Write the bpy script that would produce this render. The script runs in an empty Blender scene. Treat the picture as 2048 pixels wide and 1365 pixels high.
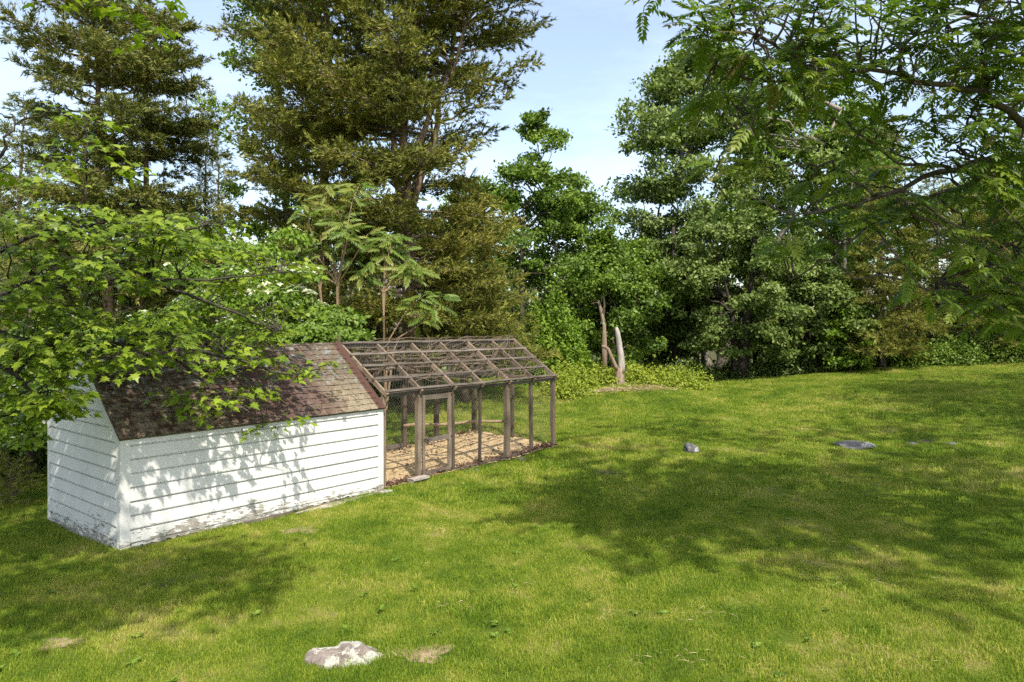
import bpy, math, random
import numpy as np
from mathutils import Vector, Matrix

# ------------------------------------------------------------------ camera, sky, sun, exposure
scene = bpy.context.scene
FPX, HORIZON, CAM_H = 1450.0, 642.0, 3.1          # focal length and horizon in photograph pixels, eye height in metres
cam_data = bpy.data.cameras.new("camera")
cam_data.sensor_width = 36.0
cam_data.lens = FPX / 2048.0 * 36.0
cam_data.shift_y = -(682.5 - HORIZON) / 2048.0
cam_data.clip_start, cam_data.clip_end = 0.1, 2000.0
cam = bpy.data.objects.new("camera", cam_data)
cam.location = (0, 0, CAM_H)
cam.rotation_euler = (math.radians(90), 0, 0)
scene.collection.objects.link(cam)
scene.camera = cam

SUN_EL = math.radians(54)
SUN_H = (0.36, -0.933)                             # horizontal direction towards the sun
world = bpy.data.worlds.new("World")
scene.world = world
world.use_nodes = True
wn = world.node_tree.nodes
wl = world.node_tree.links
bg = wn["Background"]
sky = wn.new("ShaderNodeTexSky")
sky.sky_type = 'NISHITA'
sky.sun_disc = False
sky.sun_elevation = SUN_EL
sky.sun_rotation = math.atan2(SUN_H[0], SUN_H[1])
sky.altitude = 100
sky.air_density = 1.0
sky.dust_density = 2.4
sky.ozone_density = 0.35
# thin high cloud veil, everywhere in the sky
tc = wn.new("ShaderNodeTexCoord")
mp = wn.new("ShaderNodeMapping")
mp.inputs['Scale'].default_value = (1.0, 1.0, 3.2)
nz = wn.new("ShaderNodeTexNoise")
nz.inputs['Scale'].default_value = 2.6
nz.inputs['Detail'].default_value = 7
nz.inputs['Roughness'].default_value = 0.6
rp = wn.new("ShaderNodeMapRange")
rp.inputs['From Min'].default_value = 0.44
rp.inputs['From Max'].default_value = 0.80
rp.inputs['To Min'].default_value = 0.10
rp.inputs['To Max'].default_value = 0.34
mx = wn.new("ShaderNodeMixRGB")
mx.inputs['Color2'].default_value = (7.2, 7.6, 8.0, 1)
wl.new(tc.outputs['Generated'], mp.inputs['Vector'])
wl.new(mp.outputs['Vector'], nz.inputs['Vector'])
wl.new(nz.outputs['Fac'], rp.inputs['Value'])
wl.new(rp.outputs['Result'], mx.inputs['Fac'])
wl.new(sky.outputs['Color'], mx.inputs['Color1'])
wl.new(mx.outputs['Color'], bg.inputs['Color'])
bg.inputs['Strength'].default_value = 0.15

sun_data = bpy.data.lights.new("sun", 'SUN')
sun_data.energy = 3.4
sun_data.angle = math.radians(0.8)
sun_data.color = (1.0, 0.93, 0.82)
sun = bpy.data.objects.new("sun", sun_data)
sv = Vector((SUN_H[0] * math.cos(SUN_EL), SUN_H[1] * math.cos(SUN_EL), math.sin(SUN_EL)))
sun.rotation_euler = sv.to_track_quat('Z', 'Y').to_euler()
sun.location = (0, 0, 40)
scene.collection.objects.link(sun)

scene.view_settings.view_transform = 'Standard'
scene.view_settings.look = 'None'
scene.view_settings.exposure = 0.88
scene.view_settings.gamma = 1.0
scene.view_settings.use_curve_mapping = False
scene.render.engine = 'CYCLES'
scene.cycles.max_bounces = 7
scene.cycles.diffuse_bounces = 4
scene.cycles.glossy_bounces = 2
scene.cycles.transmission_bounces = 4
scene.cycles.transparent_max_bounces = 4
scene.cycles.caustics_reflective = False
scene.cycles.caustics_refractive = False
scene.cycles.use_denoising = False
scene.cycles.use_adaptive_sampling = True
scene.cycles.adaptive_threshold = 0.014

# ------------------------------------------------------------------ helpers
COL = scene.collection
RNG = np.random.RandomState(7)

def at(px, py, d):
    """photograph pixel at depth d -> point"""
    return np.array([(px - 1024.0) / FPX * d, d, CAM_H - (py - HORIZON) / FPX * d])

def sstep(a, b, x):
    t = np.clip((np.asarray(x, float) - a) / (b - a), 0, 1)
    return t * t * (3 - 2 * t)

def gz(x, y):
    """terrain height: lawn climbing gently away from the camera to a crest, falling into the wood"""
    x = np.asarray(x, float); y = np.asarray(y, float)
    g = 0.034 * np.log1p(np.exp((y - 13.5) / 1.5)) * 1.5
    g = np.where(y < 40, g, 0.034 * 26.5)
    crest = 28.0 + 0.10 * x
    over = np.maximum(y - crest, 0)
    g = g - over * 0.034 - 0.13 * (np.sqrt(over * over + 4) - 2)
    g = g + 0.34 * sstep(8.0, 3.5, x) * sstep(19, 26, y) * sstep(45, 30, y)
    g = g + 0.060 * np.maximum(x - 8, 0) * sstep(12, 27, y) * sstep(60, 40, y)
    g = np.maximum(g, -2.5)
    g = g - 0.04 * sstep(-5.5, -9, x)
    b = 0.020 * np.sin(1.9 * x + 0.7 * y) * np.sin(1.3 * y - 0.5 * x + 1) + 0.016 * np.sin(3.7 * x - 1.1 * y + 2) * np.sin(2.9 * y + 0.6 * x)
    b = b + 0.03 * np.sin(0.63 * x + 0.4 * y + 1.2) * np.sin(0.71 * y - 0.3 * x)
    # mown lip across the lawn
    lip = 0.06 * sstep(-0.5, 0.5, (y - 13.1 - 0.12 * (x - 5))) * sstep(1.5, 4, x)
    return g + b + lip

def norm(a):
    a = np.asarray(a, float)
    return a / np.maximum(np.linalg.norm(a, axis=-1, keepdims=True), 1e-9)

def mesh(name, verts, faces, mat=None, smooth=False, attrs=None, mats=None, midx=None):
    """faces: list of (m,k) int arrays (all k-gons) or one array"""
    me = bpy.data.meshes.new(name)
    verts = np.asarray(verts, np.float32)
    if isinstance(faces, np.ndarray):
        faces = [faces]
    faces = [np.asarray(f, np.int32) for f in faces if len(f)]
    nl = sum(f.size for f in faces); npoly = sum(len(f) for f in faces)
    me.vertices.add(len(verts)); me.vertices.foreach_set("co", verts.ravel())
    me.loops.add(nl); me.polygons.add(npoly)
    me.loops.foreach_set("vertex_index", np.concatenate([f.ravel() for f in faces]))
    tot = np.concatenate([np.full(len(f), f.shape[1], np.int32) for f in faces])
    st = np.concatenate([[0], np.cumsum(tot)[:-1]]).astype(np.int32)
    me.polygons.foreach_set("loop_start", st)
    me.polygons.foreach_set("use_smooth", np.full(npoly, bool(smooth)))
    if mats:
        for m in mats: me.materials.append(m)
        if midx is not None: me.polygons.foreach_set("material_index", np.asarray(midx, np.int32))
    elif mat:
        me.materials.append(mat)
    me.update(calc_edges=True)
    for k, v in (attrs or {}).items():
        a = me.attributes.new(k, 'FLOAT', 'POINT')
        a.data.foreach_set("value", np.asarray(v, np.float32))
    return me

def obj(name, me, parent=None, kind=None, label=None, cat=None, group=None, loc=None):
    o = bpy.data.objects.new(name, me)
    COL.objects.link(o)
    if parent: o.parent = parent
    if loc is not None: o.location = loc
    if kind: o["kind"] = kind
    if label: o["label"] = label
    if cat: o["category"] = cat
    if group: o["group"] = group
    return o

def thing(name, label, cat, loc=(0, 0, 0), rz=0.0, group=None):
    o = bpy.data.objects.new(name, None)
    o.empty_display_size = 0.3
    COL.objects.link(o)
    o.location = loc; o.rotation_euler = (0, 0, rz)
    o["label"] = label; o["category"] = cat
    if group: o["group"] = group
    return o

class MB:
    """collects vertices and faces of different sizes"""
    def __init__(s): s.v = []; s.n = 0; s.f = {}; s.a = []
    def add(s, v, faces, tint=None):
        v = np.asarray(v, float)
        for f in faces:
            f = np.asarray(f)
            s.f.setdefault(f.shape[1], []).append(f + s.n)
        s.v.append(v); s.n += len(v)
        s.a.append(np.full(len(v), 0.5) if tint is None else np.broadcast_to(tint, (len(v),)))
    def mesh(s, name, mat, smooth=False):
        return mesh(name, np.concatenate(s.v), [np.concatenate(x) for x in s.f.values()], mat, smooth, {"tint": np.concatenate(s.a)})

BOXF = np.array([[0,1,3,2],[4,6,7,5],[0,4,5,1],[2,3,7,6],[0,2,6,4],[1,5,7,3]])
def box(mb, x0, x1, y0, y1, z0, z1, tint=None):
    mb.add([[x,y,z] for x in (x0,x1) for y in (y0,y1) for z in (z0,z1)], [BOXF], tint)

def tube(mb, pts, rad, sides=6, cap=True, tint=None, rough=0.0):
    pts = np.asarray(pts, float); n = len(pts)
    rad = np.broadcast_to(np.asarray(rad, float), (n,))
    t = np.zeros_like(pts); t[1:-1] = pts[2:] - pts[:-2]; t[0] = pts[1] - pts[0]; t[-1] = pts[-1] - pts[-2]
    t = norm(t)
    ref = np.array([0, 0, 1.0]) if abs(t[0][2]) < 0.9 else np.array([1.0, 0, 0])
    a = norm(np.cross(t, ref)); b = np.cross(t, a)
    ang = np.linspace(0, 2 * math.pi, sides, endpoint=False)
    r = rad[:, None]
    if rough: r = r * (1 + rough * (RNG.rand(n, sides) - 0.5) * 2)
    else: r = np.repeat(r, sides, 1)
    ring = pts[:, None, :] + r[..., None] * (a[:, None, :] * np.cos(ang)[None, :, None] + b[:, None, :] * np.sin(ang)[None, :, None])
    i = np.arange(n - 1)[:, None] * sides; j = np.arange(sides)[None, :]; k = (j + 1) % sides
    q = np.stack([i + j, i + k, i + sides + k, i + sides + j], -1).reshape(-1, 4)
    fs = [q]
    if cap: fs += [np.arange(sides)[::-1][None, :], (np.arange(sides) + (n - 1) * sides)[None, :]]
    mb.add(ring.reshape(-1, 3), fs, tint)

def beam(mb, p0, p1, w, h, up=(0, 0, 1), seg=3, jit=0.004, tint=None, rng=RNG):
    """squared timber from p0 to p1, a little crooked"""
    p0 = np.asarray(p0, float); p1 = np.asarray(p1, float)
    d = norm(p1 - p0); u = np.asarray(up, float); u = norm(u - d * np.dot(u, d)); s = np.cross(d, u)
    vs = []
    for i in range(seg + 1):
        c = p0 + (p1 - p0) * i / seg + (s * (rng.rand() - .5) + u * (rng.rand() - .5)) * jit * 2 * (0 < i < seg)
        for a, b in ((-1, -1), (1, -1), (1, 1), (-1, 1)):
            vs.append(c + s * a * w / 2 * (1 + .04 * rng.randn()) + u * b * h / 2 * (1 + .04 * rng.randn()))
    f = []
    for i in range(seg):
        for j in range(4):
            k = (j + 1) % 4
            f.append([i*4+j, i*4+k, i*4+4+k, i*4+4+j])
    f += [[3, 2, 1, 0], [seg*4, seg*4+1, seg*4+2, seg*4+3]]
    mb.add(vs, [np.array(f)], tint)

def frames(axis, normal):
    """rotation matrices with columns (side, axis, normal)"""
    y = norm(axis); n = np.asarray(normal, float)
    z = norm(n - y * np.sum(n * y, -1, keepdims=True)); x = np.cross(y, z)
    return np.stack([x, y, z], -1)

def stamp(bv, bf, pos, R, sc):
    """copy a small mesh to many places; returns verts and faces"""
    bv = np.asarray(bv, float); pos = np.asarray(pos, float); n = len(pos); k = len(bv)
    v = np.einsum('nij,kj->nki', R, bv) * np.asarray(sc)[:, None, None] + pos[:, None, :]
    off = (np.arange(n) * k)[:, None, None]
    return v.reshape(-1, 3), [(np.asarray(f)[None] + off).reshape(-1, np.asarray(f).shape[1]) for f in bf]

def rnd_dir(rng, n):
    return norm(rng.randn(n, 3))

# ------------------------------------------------------------------ materials
def new_mat(name):
    m = bpy.data.materials.new(name); m.use_nodes = True
    nt = m.node_tree; nt.nodes.clear()
    out = nt.nodes.new("ShaderNodeOutputMaterial")
    return m, nt, out

def nd(nt, t, **kw):
    n = nt.nodes.new(t)
    for k, v in kw.items():
        if k in n.inputs: n.inputs[k].default_value = v
        else: setattr(n, k, v)
    return n

def ramp(nt, fac, stops, interp='LINEAR'):
    r = nt.nodes.new("ShaderNodeValToRGB"); r.color_ramp.interpolation = interp
    e = r.color_ramp.elements
    while len(e) > 1: e.remove(e[-1])
    e[0].position = stops[0][0]; e[0].color = (*stops[0][1], 1)
    for p, c in stops[1:]:
        x = e.new(p); x.color = (*c, 1)
    nt.links.new(fac, r.inputs['Fac'])
    return r.outputs['Color']

def noise(nt, scale, detail=4, rough=0.55, vec=None, mapping=None, dist=0.0):
    n = nt.nodes.new("ShaderNodeTexNoise")
    n.inputs['Scale'].default_value = scale; n.inputs['Detail'].default_value = detail
    n.inputs['Roughness'].default_value = rough; n.inputs['Distortion'].default_value = dist
    if vec is not None:
        if mapping:
            mpn = nt.nodes.new("ShaderNodeMapping"); mpn.inputs['Scale'].default_value = mapping
            nt.links.new(vec, mpn.inputs['Vector']); vec = mpn.outputs['Vector']
        nt.links.new(vec, n.inputs['Vector'])
    return n.outputs['Fac']

def mixc(nt, fac, a, b, blend='MIX'):
    m = nt.nodes.new("ShaderNodeMixRGB"); m.blend_type = blend
    for s, i in ((fac, 'Fac'), (a, 'Color1'), (b, 'Color2')):
        if hasattr(s, 'links') or isinstance(s, bpy.types.NodeSocket): nt.links.new(s, m.inputs[i])
        elif isinstance(s, (int, float)): m.inputs[i].default_value = s
        else: m.inputs[i].default_value = (*s, 1)
    return m.outputs['Color']

def mrange(nt, v, a, b, c=0.0, d=1.0):
    m = nt.nodes.new("ShaderNodeMapRange")
    m.inputs['From Min'].default_value = a; m.inputs['From Max'].default_value = b
    m.inputs['To Min'].default_value = c; m.inputs['To Max'].default_value = d
    nt.links.new(v, m.inputs['Value']); return m.outputs['Result']

def math_n(nt, op, a, b=None):
    m = nt.nodes.new("ShaderNodeMath"); m.operation = op
    for i, s in enumerate((a, b)):
        if s is None: continue
        if isinstance(s, (int, float)): m.inputs[i].default_value = s
        else: nt.links.new(s, m.inputs[i])
    return m.outputs[0]

def bump(nt, h, strength=0.5, dist=0.02):
    b = nt.nodes.new("ShaderNodeBump"); b.inputs['Strength'].default_value = strength; b.inputs['Distance'].default_value = dist
    nt.links.new(h, b.inputs['Height']); return b.outputs['Normal']

def pos_of(nt, space='world'):
    if space == 'world': return nt.nodes.new("ShaderNodeNewGeometry").outputs['Position']
    return nt.nodes.new("ShaderNodeTexCoord").outputs['Object']

def leaf_mat(name, cols, trans=0.3, rough=0.5, spec=0.25, var=0.35, vscale=0.6):
    """cols: dark to light colours a leaf of this plant can have"""
    m, nt, out = new_mat(name)
    at_ = nt.nodes.new("ShaderNodeAttribute"); at_.attribute_name = "tint"
    oi = nt.nodes.new("ShaderNodeObjectInfo")
    n1 = noise(nt, vscale, 3, 0.6, pos_of(nt))
    f = math_n(nt, 'ADD', at_.outputs['Fac'], mrange(nt, n1, 0.3, 0.7, -var / 2, var / 2))
    k = len(cols)
    c = ramp(nt, f, [(i / (k - 1), cols[i]) for i in range(k)])
    p = nd(nt, "ShaderNodeBsdfPrincipled", Roughness=rough)
    p.inputs['Specular IOR Level'].default_value = spec
    nt.links.new(c, p.inputs['Base Color'])
    t = nt.nodes.new("ShaderNodeBsdfTranslucent")
    c2 = mixc(nt, 1.0, c, (1.05, 1.15, 0.55), 'MULTIPLY')
    nt.links.new(c2, t.inputs['Color'])
    ms = nt.nodes.new("ShaderNodeMixShader"); ms.inputs['Fac'].default_value = trans
    nt.links.new(p.outputs[0], ms.inputs[1]); nt.links.new(t.outputs[0], ms.inputs[2])
    nt.links.new(ms.outputs[0], out.inputs['Surface'])
    return m

def bark_mat(name, dark, light, scale=1.0):
    m, nt, out = new_mat(name)
    v = pos_of(nt, 'object')
    n1 = noise(nt, 14 * scale, 6, 0.65, v, (1, 1, 0.22))
    n2 = noise(nt, 1.3 * scale, 3, 0.5, v)
    c = ramp(nt, n1, [(0.3, dark), (0.7, light)])
    c = mixc(nt, mrange(nt, n2, 0.4, 0.7, 0, 0.5), c, tuple(0.6 * x for x in light))
    p = nd(nt, "ShaderNodeBsdfPrincipled", Roughness=0.85)
    p.inputs['Specular IOR Level'].default_value = 0.15
    nt.links.new(c, p.inputs['Base Color'])
    nt.links.new(bump(nt, n1, 0.8, 0.03), p.inputs['Normal'])
    nt.links.new(p.outputs[0], out.inputs['Surface'])
    return m

M = {}
M['cedar'] = leaf_mat('cedar_foliage', [(.088,.102,.018), (.164,.180,.032), (.238,.240,.046), (.30,.265,.06)], .15, .6, .2, .5, .35)
M['cedar_grey'] = leaf_mat('cedar_foliage_grey', [(.078,.098,.024), (.146,.170,.038), (.212,.222,.054), (.27,.25,.07)], .15, .6, .2, .5, .35)
M['hemlock'] = leaf_mat('hemlock_foliage', [(.075,.088,.014), (.14,.155,.024), (.21,.22,.038), (.27,.26,.06)], .2, .6, .2, .5, .4)
M['green'] = leaf_mat('green_leaf', [(.056,.100,.012), (.105,.182,.020), (.160,.250,.028), (.22,.31,.045)], .3, .45, .3, .4, .4)
M['deep'] = leaf_mat('deep_green_leaf', [(.050,.080,.016), (.095,.145,.028), (.150,.210,.044), (.21,.265,.075)], .25, .42, .4, .4, .4)
M['silver'] = leaf_mat('silvery_maple_leaf', [(.058,.094,.018), (.112,.170,.034), (.175,.240,.055), (.24,.30,.085)], .25, .5, .25, .4, .5)
M['bright'] = leaf_mat('bright_leaf', [(.085,.150,.014), (.14,.235,.020), (.20,.31,.030), (.27,.36,.05)], .35, .45, .3, .4, .7)
M['weed'] = leaf_mat('weed_leaf', [(.13,.18,.018), (.22,.285,.025), (.31,.37,.04), (.40,.40,.08)], .35, .5, .25, .5, 1.2)
M['maple'] = leaf_mat('maple_leaf', [(.092,.155,.012), (.155,.235,.016), (.235,.325,.024), (.34,.42,.045)], .42, .40, .35, .35, .9)
M['ail'] = leaf_mat('pinnate_leaf', [(.062,.115,.014), (.105,.180,.018), (.155,.235,.024), (.21,.26,.036), (.22,.16,.05)], .42, .42, .35, .35, .6)
M['sumac'] = leaf_mat('sapling_leaf', [(.075,.135,.020), (.13,.205,.030), (.19,.265,.045), (.28,.29,.075), (.27,.16,.07)], .35, .45, .3, .35, .8)
M['pale'] = leaf_mat('pale_leaf', [(.10,.13,.04), (.17,.20,.07), (.26,.28,.11), (.36,.36,.18)], .3, .5, .3, .4, .6)
M['blossom'] = leaf_mat('blossom', [(.50,.52,.34), (.66,.68,.50), (.78,.79,.64)], .3, .5, .3, .2, 1.0)
M['deadleaf'] = leaf_mat('dead_leaf', [(.06,.030,.022), (.11,.060,.042), (.18,.10,.065), (.26,.17,.11)], .1, .7, .2, .4, 3.0)
M['bark'] = bark_mat('bark', (.045,.038,.030), (.14,.115,.090))
M['cedar_bark'] = bark_mat('cedar_bark', (.10,.062,.040), (.30,.215,.150), 0.8)
M['grey_bark'] = bark_mat('grey_bark', (.12,.105,.085), (.34,.30,.25))
M['dark_bark'] = bark_mat('dark_bark', (.030,.026,.022), (.085,.072,.058))
M['stem'] = bark_mat('sapling_bark', (.20,.14,.085), (.40,.29,.18))
M['deadwood'] = bark_mat('dead_wood', (.23,.205,.18), (.50,.465,.42), 0.9)
M['deadbark'] = bark_mat('dead_bark', (.14,.100,.072), (.36,.275,.205), 0.6)
M['twig'] = bark_mat('dead_twig', (.11,.08,.055), (.27,.21,.15))
# ------------------------------------------------------------------ surface materials
def wood_mat(name, dark, light, stretch):
    m, nt, out = new_mat(name)
    v = pos_of(nt, 'object')
    n1 = noise(nt, 9, 6, 0.65, v, stretch)
    n2 = noise(nt, 2.2, 4, 0.6, v)
    c = ramp(nt, n1, [(0.28, dark), (0.72, light)])
    at_ = nt.nodes.new("ShaderNodeAttribute"); at_.attribute_name = "tint"
    c = mixc(nt, mrange(nt, n2, 0.42, 0.66, 0, 0.65), c, (.085, .062, .044))
    c = mixc(nt, 1.0, c, ramp(nt, at_.outputs['Fac'], [(0, (.42,.40,.38)), (1, (1.45,1.42,1.38))]), 'MULTIPLY')
    p = nd(nt, "ShaderNodeBsdfPrincipled", Roughness=0.85)
    p.inputs['Specular IOR Level'].default_value = 0.2
    nt.links.new(c, p.inputs['Base Color'])
    nt.links.new(bump(nt, n1, 0.6, 0.01), p.inputs['Normal'])
    nt.links.new(p.outputs[0], out.inputs['Surface'])
    return m
M['wood_v'] = wood_mat('weathered_wood_upright', (.082,.064,.048), (.25,.203,.152), (6, 6, .35))
M['wood_x'] = wood_mat('weathered_wood_long', (.085,.074,.062), (.27,.235,.20), (.35, 6, 6))
M['wood_y'] = wood_mat('weathered_wood_slope', (.11,.082,.058), (.32,.255,.19), (6, .5, .5))

def paint_mat():
    m, nt, out = new_mat('flaking_white_paint')
    v = pos_of(nt, 'object')                         # metres above and along the shed, see builder (objects sit at the shed's origin)
    sx = nt.nodes.new("ShaderNodeSeparateXYZ"); nt.links.new(v, sx.inputs[0])
    low = mrange(nt, sx.outputs['Z'], 0.62, -0.05, 0.0, 0.33)
    n1 = noise(nt, 13, 7, 0.7, v, (.45, .45, 1.6))
    n2 = noise(nt, 42, 4, 0.6, v, (.35, .35, 1.4))
    n3 = noise(nt, 1.7, 3, 0.5, v)
    s = math_n(nt, 'ADD', math_n(nt, 'ADD', math_n(nt, 'MULTIPLY', n1, .62), math_n(nt, 'MULTIPLY', n2, .38)), low)
    s = math_n(nt, 'ADD', s, mrange(nt, n3, .35, .7, -.07, .05))
    peel = mrange(nt, s, .725, .75)
    wood = ramp(nt, noise(nt, 20, 5, .6, v, (.3, .3, 4)), [(.3, (.13,.115,.095)), (.7, (.40,.37,.32))])
    stain = noise(nt, 3, 5, .65, v, (1, 1, .5))
    white = mixc(nt, mrange(nt, stain, .45, .8, 0, .5), (.675,.672,.645), (.50,.505,.46))
    white = mixc(nt, mrange(nt, math_n(nt, 'ADD', s, 0), .56, .72, 0, .35), white, (.52,.53,.47))
    c = mixc(nt, peel, white, wood)
    p = nd(nt, "ShaderNodeBsdfPrincipled", Roughness=0.55)
    p.inputs['Specular IOR Level'].default_value = 0.3
    nt.links.new(c, p.inputs['Base Color'])
    h = math_n(nt, 'SUBTRACT', math_n(nt, 'MULTIPLY', stain, .15), peel)
    nt.links.new(bump(nt, h, .6, .004), p.inputs['Normal'])
    nt.links.new(p.outputs[0], out.inputs['Surface'])
    return m
M['paint'] = paint_mat()

def shingle_mat():
    m, nt, out = new_mat('mossy_shingle')
    v = pos_of(nt, 'object')
    oi = nt.nodes.new("ShaderNodeObjectInfo")
    sx = nt.nodes.new("ShaderNodeSeparateXYZ"); nt.links.new(v, sx.inputs[0])
    x = sx.outputs['X']; z = sx.outputs['Z']
    big = noise(nt, 1.1, 4, .6, v)
    mid = noise(nt, 7, 6, .68, v)
    fine = noise(nt, 60, 4, .7, v)
    red = ramp(nt, oi.outputs['Random'], [(0, (.085,.052,.043)), (.5, (.125,.076,.063)), (1, (.10,.072,.063))])
    red = mixc(nt, mrange(nt, fine, .3, .7, 0, .35), red, (.09,.055,.045))
    # lichen, moss and debris, heavier towards the tree end and on the upper courses
    cream = ramp(nt, fine, [(.3, (.12,.092,.055)), (.55, (.26,.22,.145)), (.75, (.47,.45,.37))])
    dark = ramp(nt, fine, [(.35, (.022,.014,.011)), (.55, (.065,.038,.026)), (.72, (.16,.11,.075))])
    grey = ramp(nt, fine, [(.35, (.10,.09,.08)), (.65, (.32,.34,.30))])
    left = mrange(nt, math_n(nt, 'ADD', x, math_n(nt, 'MULTIPLY', big, 2.2)), 3.35, 2.2)
    right = mrange(nt, math_n(nt, 'ADD', x, math_n(nt, 'MULTIPLY', big, 1.8)), 4.1, 4.75)
    top = mrange(nt, math_n(nt, 'ADD', z, math_n(nt, 'MULTIPLY', big, .8)), 2.25, 2.65)
    fmid = mrange(nt, mid, .42, .56)
    c = mixc(nt, math_n(nt, 'MULTIPLY', mrange(nt, mid, .60, .68), .8), red, grey)
    c = mixc(nt, math_n(nt, 'MULTIPLY', left, .92), c, mixc(nt, math_n(nt, 'MULTIPLY', fmid, .8), dark, cream))
    c = mixc(nt, math_n(nt, 'MULTIPLY', right, mrange(nt, mid, .34, .50)), c, cream)
    c = mixc(nt, math_n(nt, 'MULTIPLY', top, mrange(nt, mid, .40, .55)), c, mixc(nt, mrange(nt, mid, .5, .62), dark, grey))
    edge = mrange(nt, x, 4.30, 4.33)
    c = mixc(nt, edge, c, (.085,.046,.036))
    p = nd(nt, "ShaderNodeBsdfPrincipled", Roughness=0.9)
    p.inputs['Specular IOR Level'].default_value = 0.15
    nt.links.new(c, p.inputs['Base Color'])
    nt.links.new(bump(nt, math_n(nt, 'ADD', mid, math_n(nt, 'MULTIPLY', fine, .5)), .7, .015), p.inputs['Normal'])
    nt.links.new(p.outputs[0], out.inputs['Surface'])
    return m
M['shingle'] = shingle_mat()

def plain_mat(name, c1, c2, scale=20, rough=.85, b=.4, metallic=0.0):
    m, nt, out = new_mat(name)
    n = noise(nt, scale, 6, .65, pos_of(nt, 'object'))
    p = nd(nt, "ShaderNodeBsdfPrincipled", Roughness=rough, Metallic=metallic)
    p.inputs['Specular IOR Level'].default_value = 0.25
    nt.links.new(ramp(nt, n, [(.3, c1), (.7, c2)]), p.inputs['Base Color'])
    nt.links.new(bump(nt, n, b, .015), p.inputs['Normal'])
    nt.links.new(p.outputs[0], out.inputs['Surface'])
    return m
M['moss'] = plain_mat('moss', (.045,.035,.018), (.17,.13,.06), 30)
M['concrete'] = plain_mat('old_concrete', (.22,.19,.16), (.48,.43,.37), 8)
M['wire'] = plain_mat('galvanised_wire', (.10,.095,.085), (.20,.19,.17), 8, .6, 0.0)
M['iron'] = plain_mat('black_iron', (.015,.014,.013), (.045,.04,.035), 30, .6)
M['sand'] = plain_mat('sandy_straw', (.34,.24,.125), (.56,.43,.25), 9, .95, .8)
M['soil'] = plain_mat('dark_soil', (.035,.026,.018), (.09,.065,.045), 9)
M['straw'] = leaf_mat('dry_straw', [(.26,.19,.09), (.40,.31,.17), (.52,.43,.26)], .15, .6, .2, .2, 2.0)

def rock_mat(name, base_d, base_l, lich, thr):
    m, nt, out = new_mat(name)
    v = pos_of(nt, 'object')
    n1 = noise(nt, 11, 7, .7, v); n2 = noise(nt, 4.2, 5, .6, v, dist=.4)
    c = ramp(nt, n1, [(.3, base_d), (.7, base_l)])
    l = ramp(nt, noise(nt, 35, 4, .6, v), [(.3, tuple(.75 * x for x in lich)), (.6, lich)])
    f = mrange(nt, math_n(nt, 'ADD', n2, math_n(nt, 'MULTIPLY', n1, .25)), thr, thr + .03)
    c = mixc(nt, f, c, l)
    p = nd(nt, "ShaderNodeBsdfPrincipled", Roughness=.9); p.inputs['Specular IOR Level'].default_value = .2
    nt.links.new(c, p.inputs['Base Color'])
    nt.links.new(bump(nt, math_n(nt, 'ADD', n1, math_n(nt, 'MULTIPLY', f, .2)), .6, .02), p.inputs['Normal'])
    nt.links.new(p.outputs[0], out.inputs['Surface'])
    return m
M['rock_pale'] = rock_mat('lichen_rock', (.13,.105,.09), (.29,.245,.215), (.43,.42,.365), .60)
M['rock_dark'] = rock_mat('grey_rock', (.060,.060,.062), (.175,.172,.168), (.30,.315,.29), .68)

def lawn_colour(nt, blades):
    """one lawn colouring by place, shared by the blades and the turf under them: lush, yellowish and dry patches"""
    v = pos_of(nt)
    a = noise(nt, .33, 4, .6, v, (1, 1, 0)); b = noise(nt, 1.15, 5, .62, v, (1, 1, 0)); c_ = noise(nt, 4.2, 4, .6, v, (1, 1, 0))
    s = math_n(nt, 'ADD', math_n(nt, 'MULTIPLY', a, .38), math_n(nt, 'MULTIPLY', b, .40))
    s = math_n(nt, 'ADD', s, math_n(nt, 'MULTIPLY', c_, .22))
    s = mrange(nt, s, .4, .6, .36, .635)
    if blades:
        at_ = nt.nodes.new("ShaderNodeAttribute"); at_.attribute_name = "tint"
        s = math_n(nt, 'ADD', s, mrange(nt, at_.outputs['Fac'], 0, 1, -.11, .11))
        g = ramp(nt, s, [(.28, (.080,.150,.012)), (.42, (.148,.235,.019)), (.50, (.220,.305,.026)), (.57, (.31,.365,.042)), (.66, (.46,.44,.10)), (.76, (.58,.49,.23))])
    else:
        g = ramp(nt, s, [(.28, (.046,.080,.010)), (.44, (.095,.140,.016)), (.54, (.155,.185,.030)), (.62, (.25,.22,.085)), (.72, (.34,.26,.14))])
    return g

def lawn_mat():
    m, nt, out = new_mat('turf')
    c = lawn_colour(nt, False)
    v = pos_of(nt)
    sx = nt.nodes.new("ShaderNodeSeparateXYZ"); nt.links.new(v, sx.inputs[0])
    f = noise(nt, 38, 5, .7, v)
    c = mixc(nt, 1.0, c, ramp(nt, f, [(.3, (.6,.6,.55)), (.7, (1.3,1.3,1.2))]), 'MULTIPLY')
    # woodland floor beyond the mown edge
    edge = math_n(nt, 'SUBTRACT', sx.outputs['Y'], math_n(nt, 'MULTIPLY', sx.outputs['X'], .10))
    edge = math_n(nt, 'ADD', edge, math_n(nt, 'MULTIPLY', noise(nt, .6, 3, .6, v), 3))
    wood = mrange(nt, edge, 31.0, 33.0)
    leafy = ramp(nt, noise(nt, 2.5, 6, .7, v), [(.3, (.035,.035,.014)), (.55, (.075,.075,.025)), (.7, (.13,.10,.05))])
    c = mixc(nt, wood, c, leafy)
    p = nd(nt, "ShaderNodeBsdfPrincipled", Roughness=.95); p.inputs['Specular IOR Level'].default_value = .1
    nt.links.new(c, p.inputs['Base Color'])
    nt.links.new(bump(nt, f, .8, .04), p.inputs['Normal'])
    nt.links.new(p.outputs[0], out.inputs['Surface'])
    return m
M['lawn'] = lawn_mat()

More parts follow.
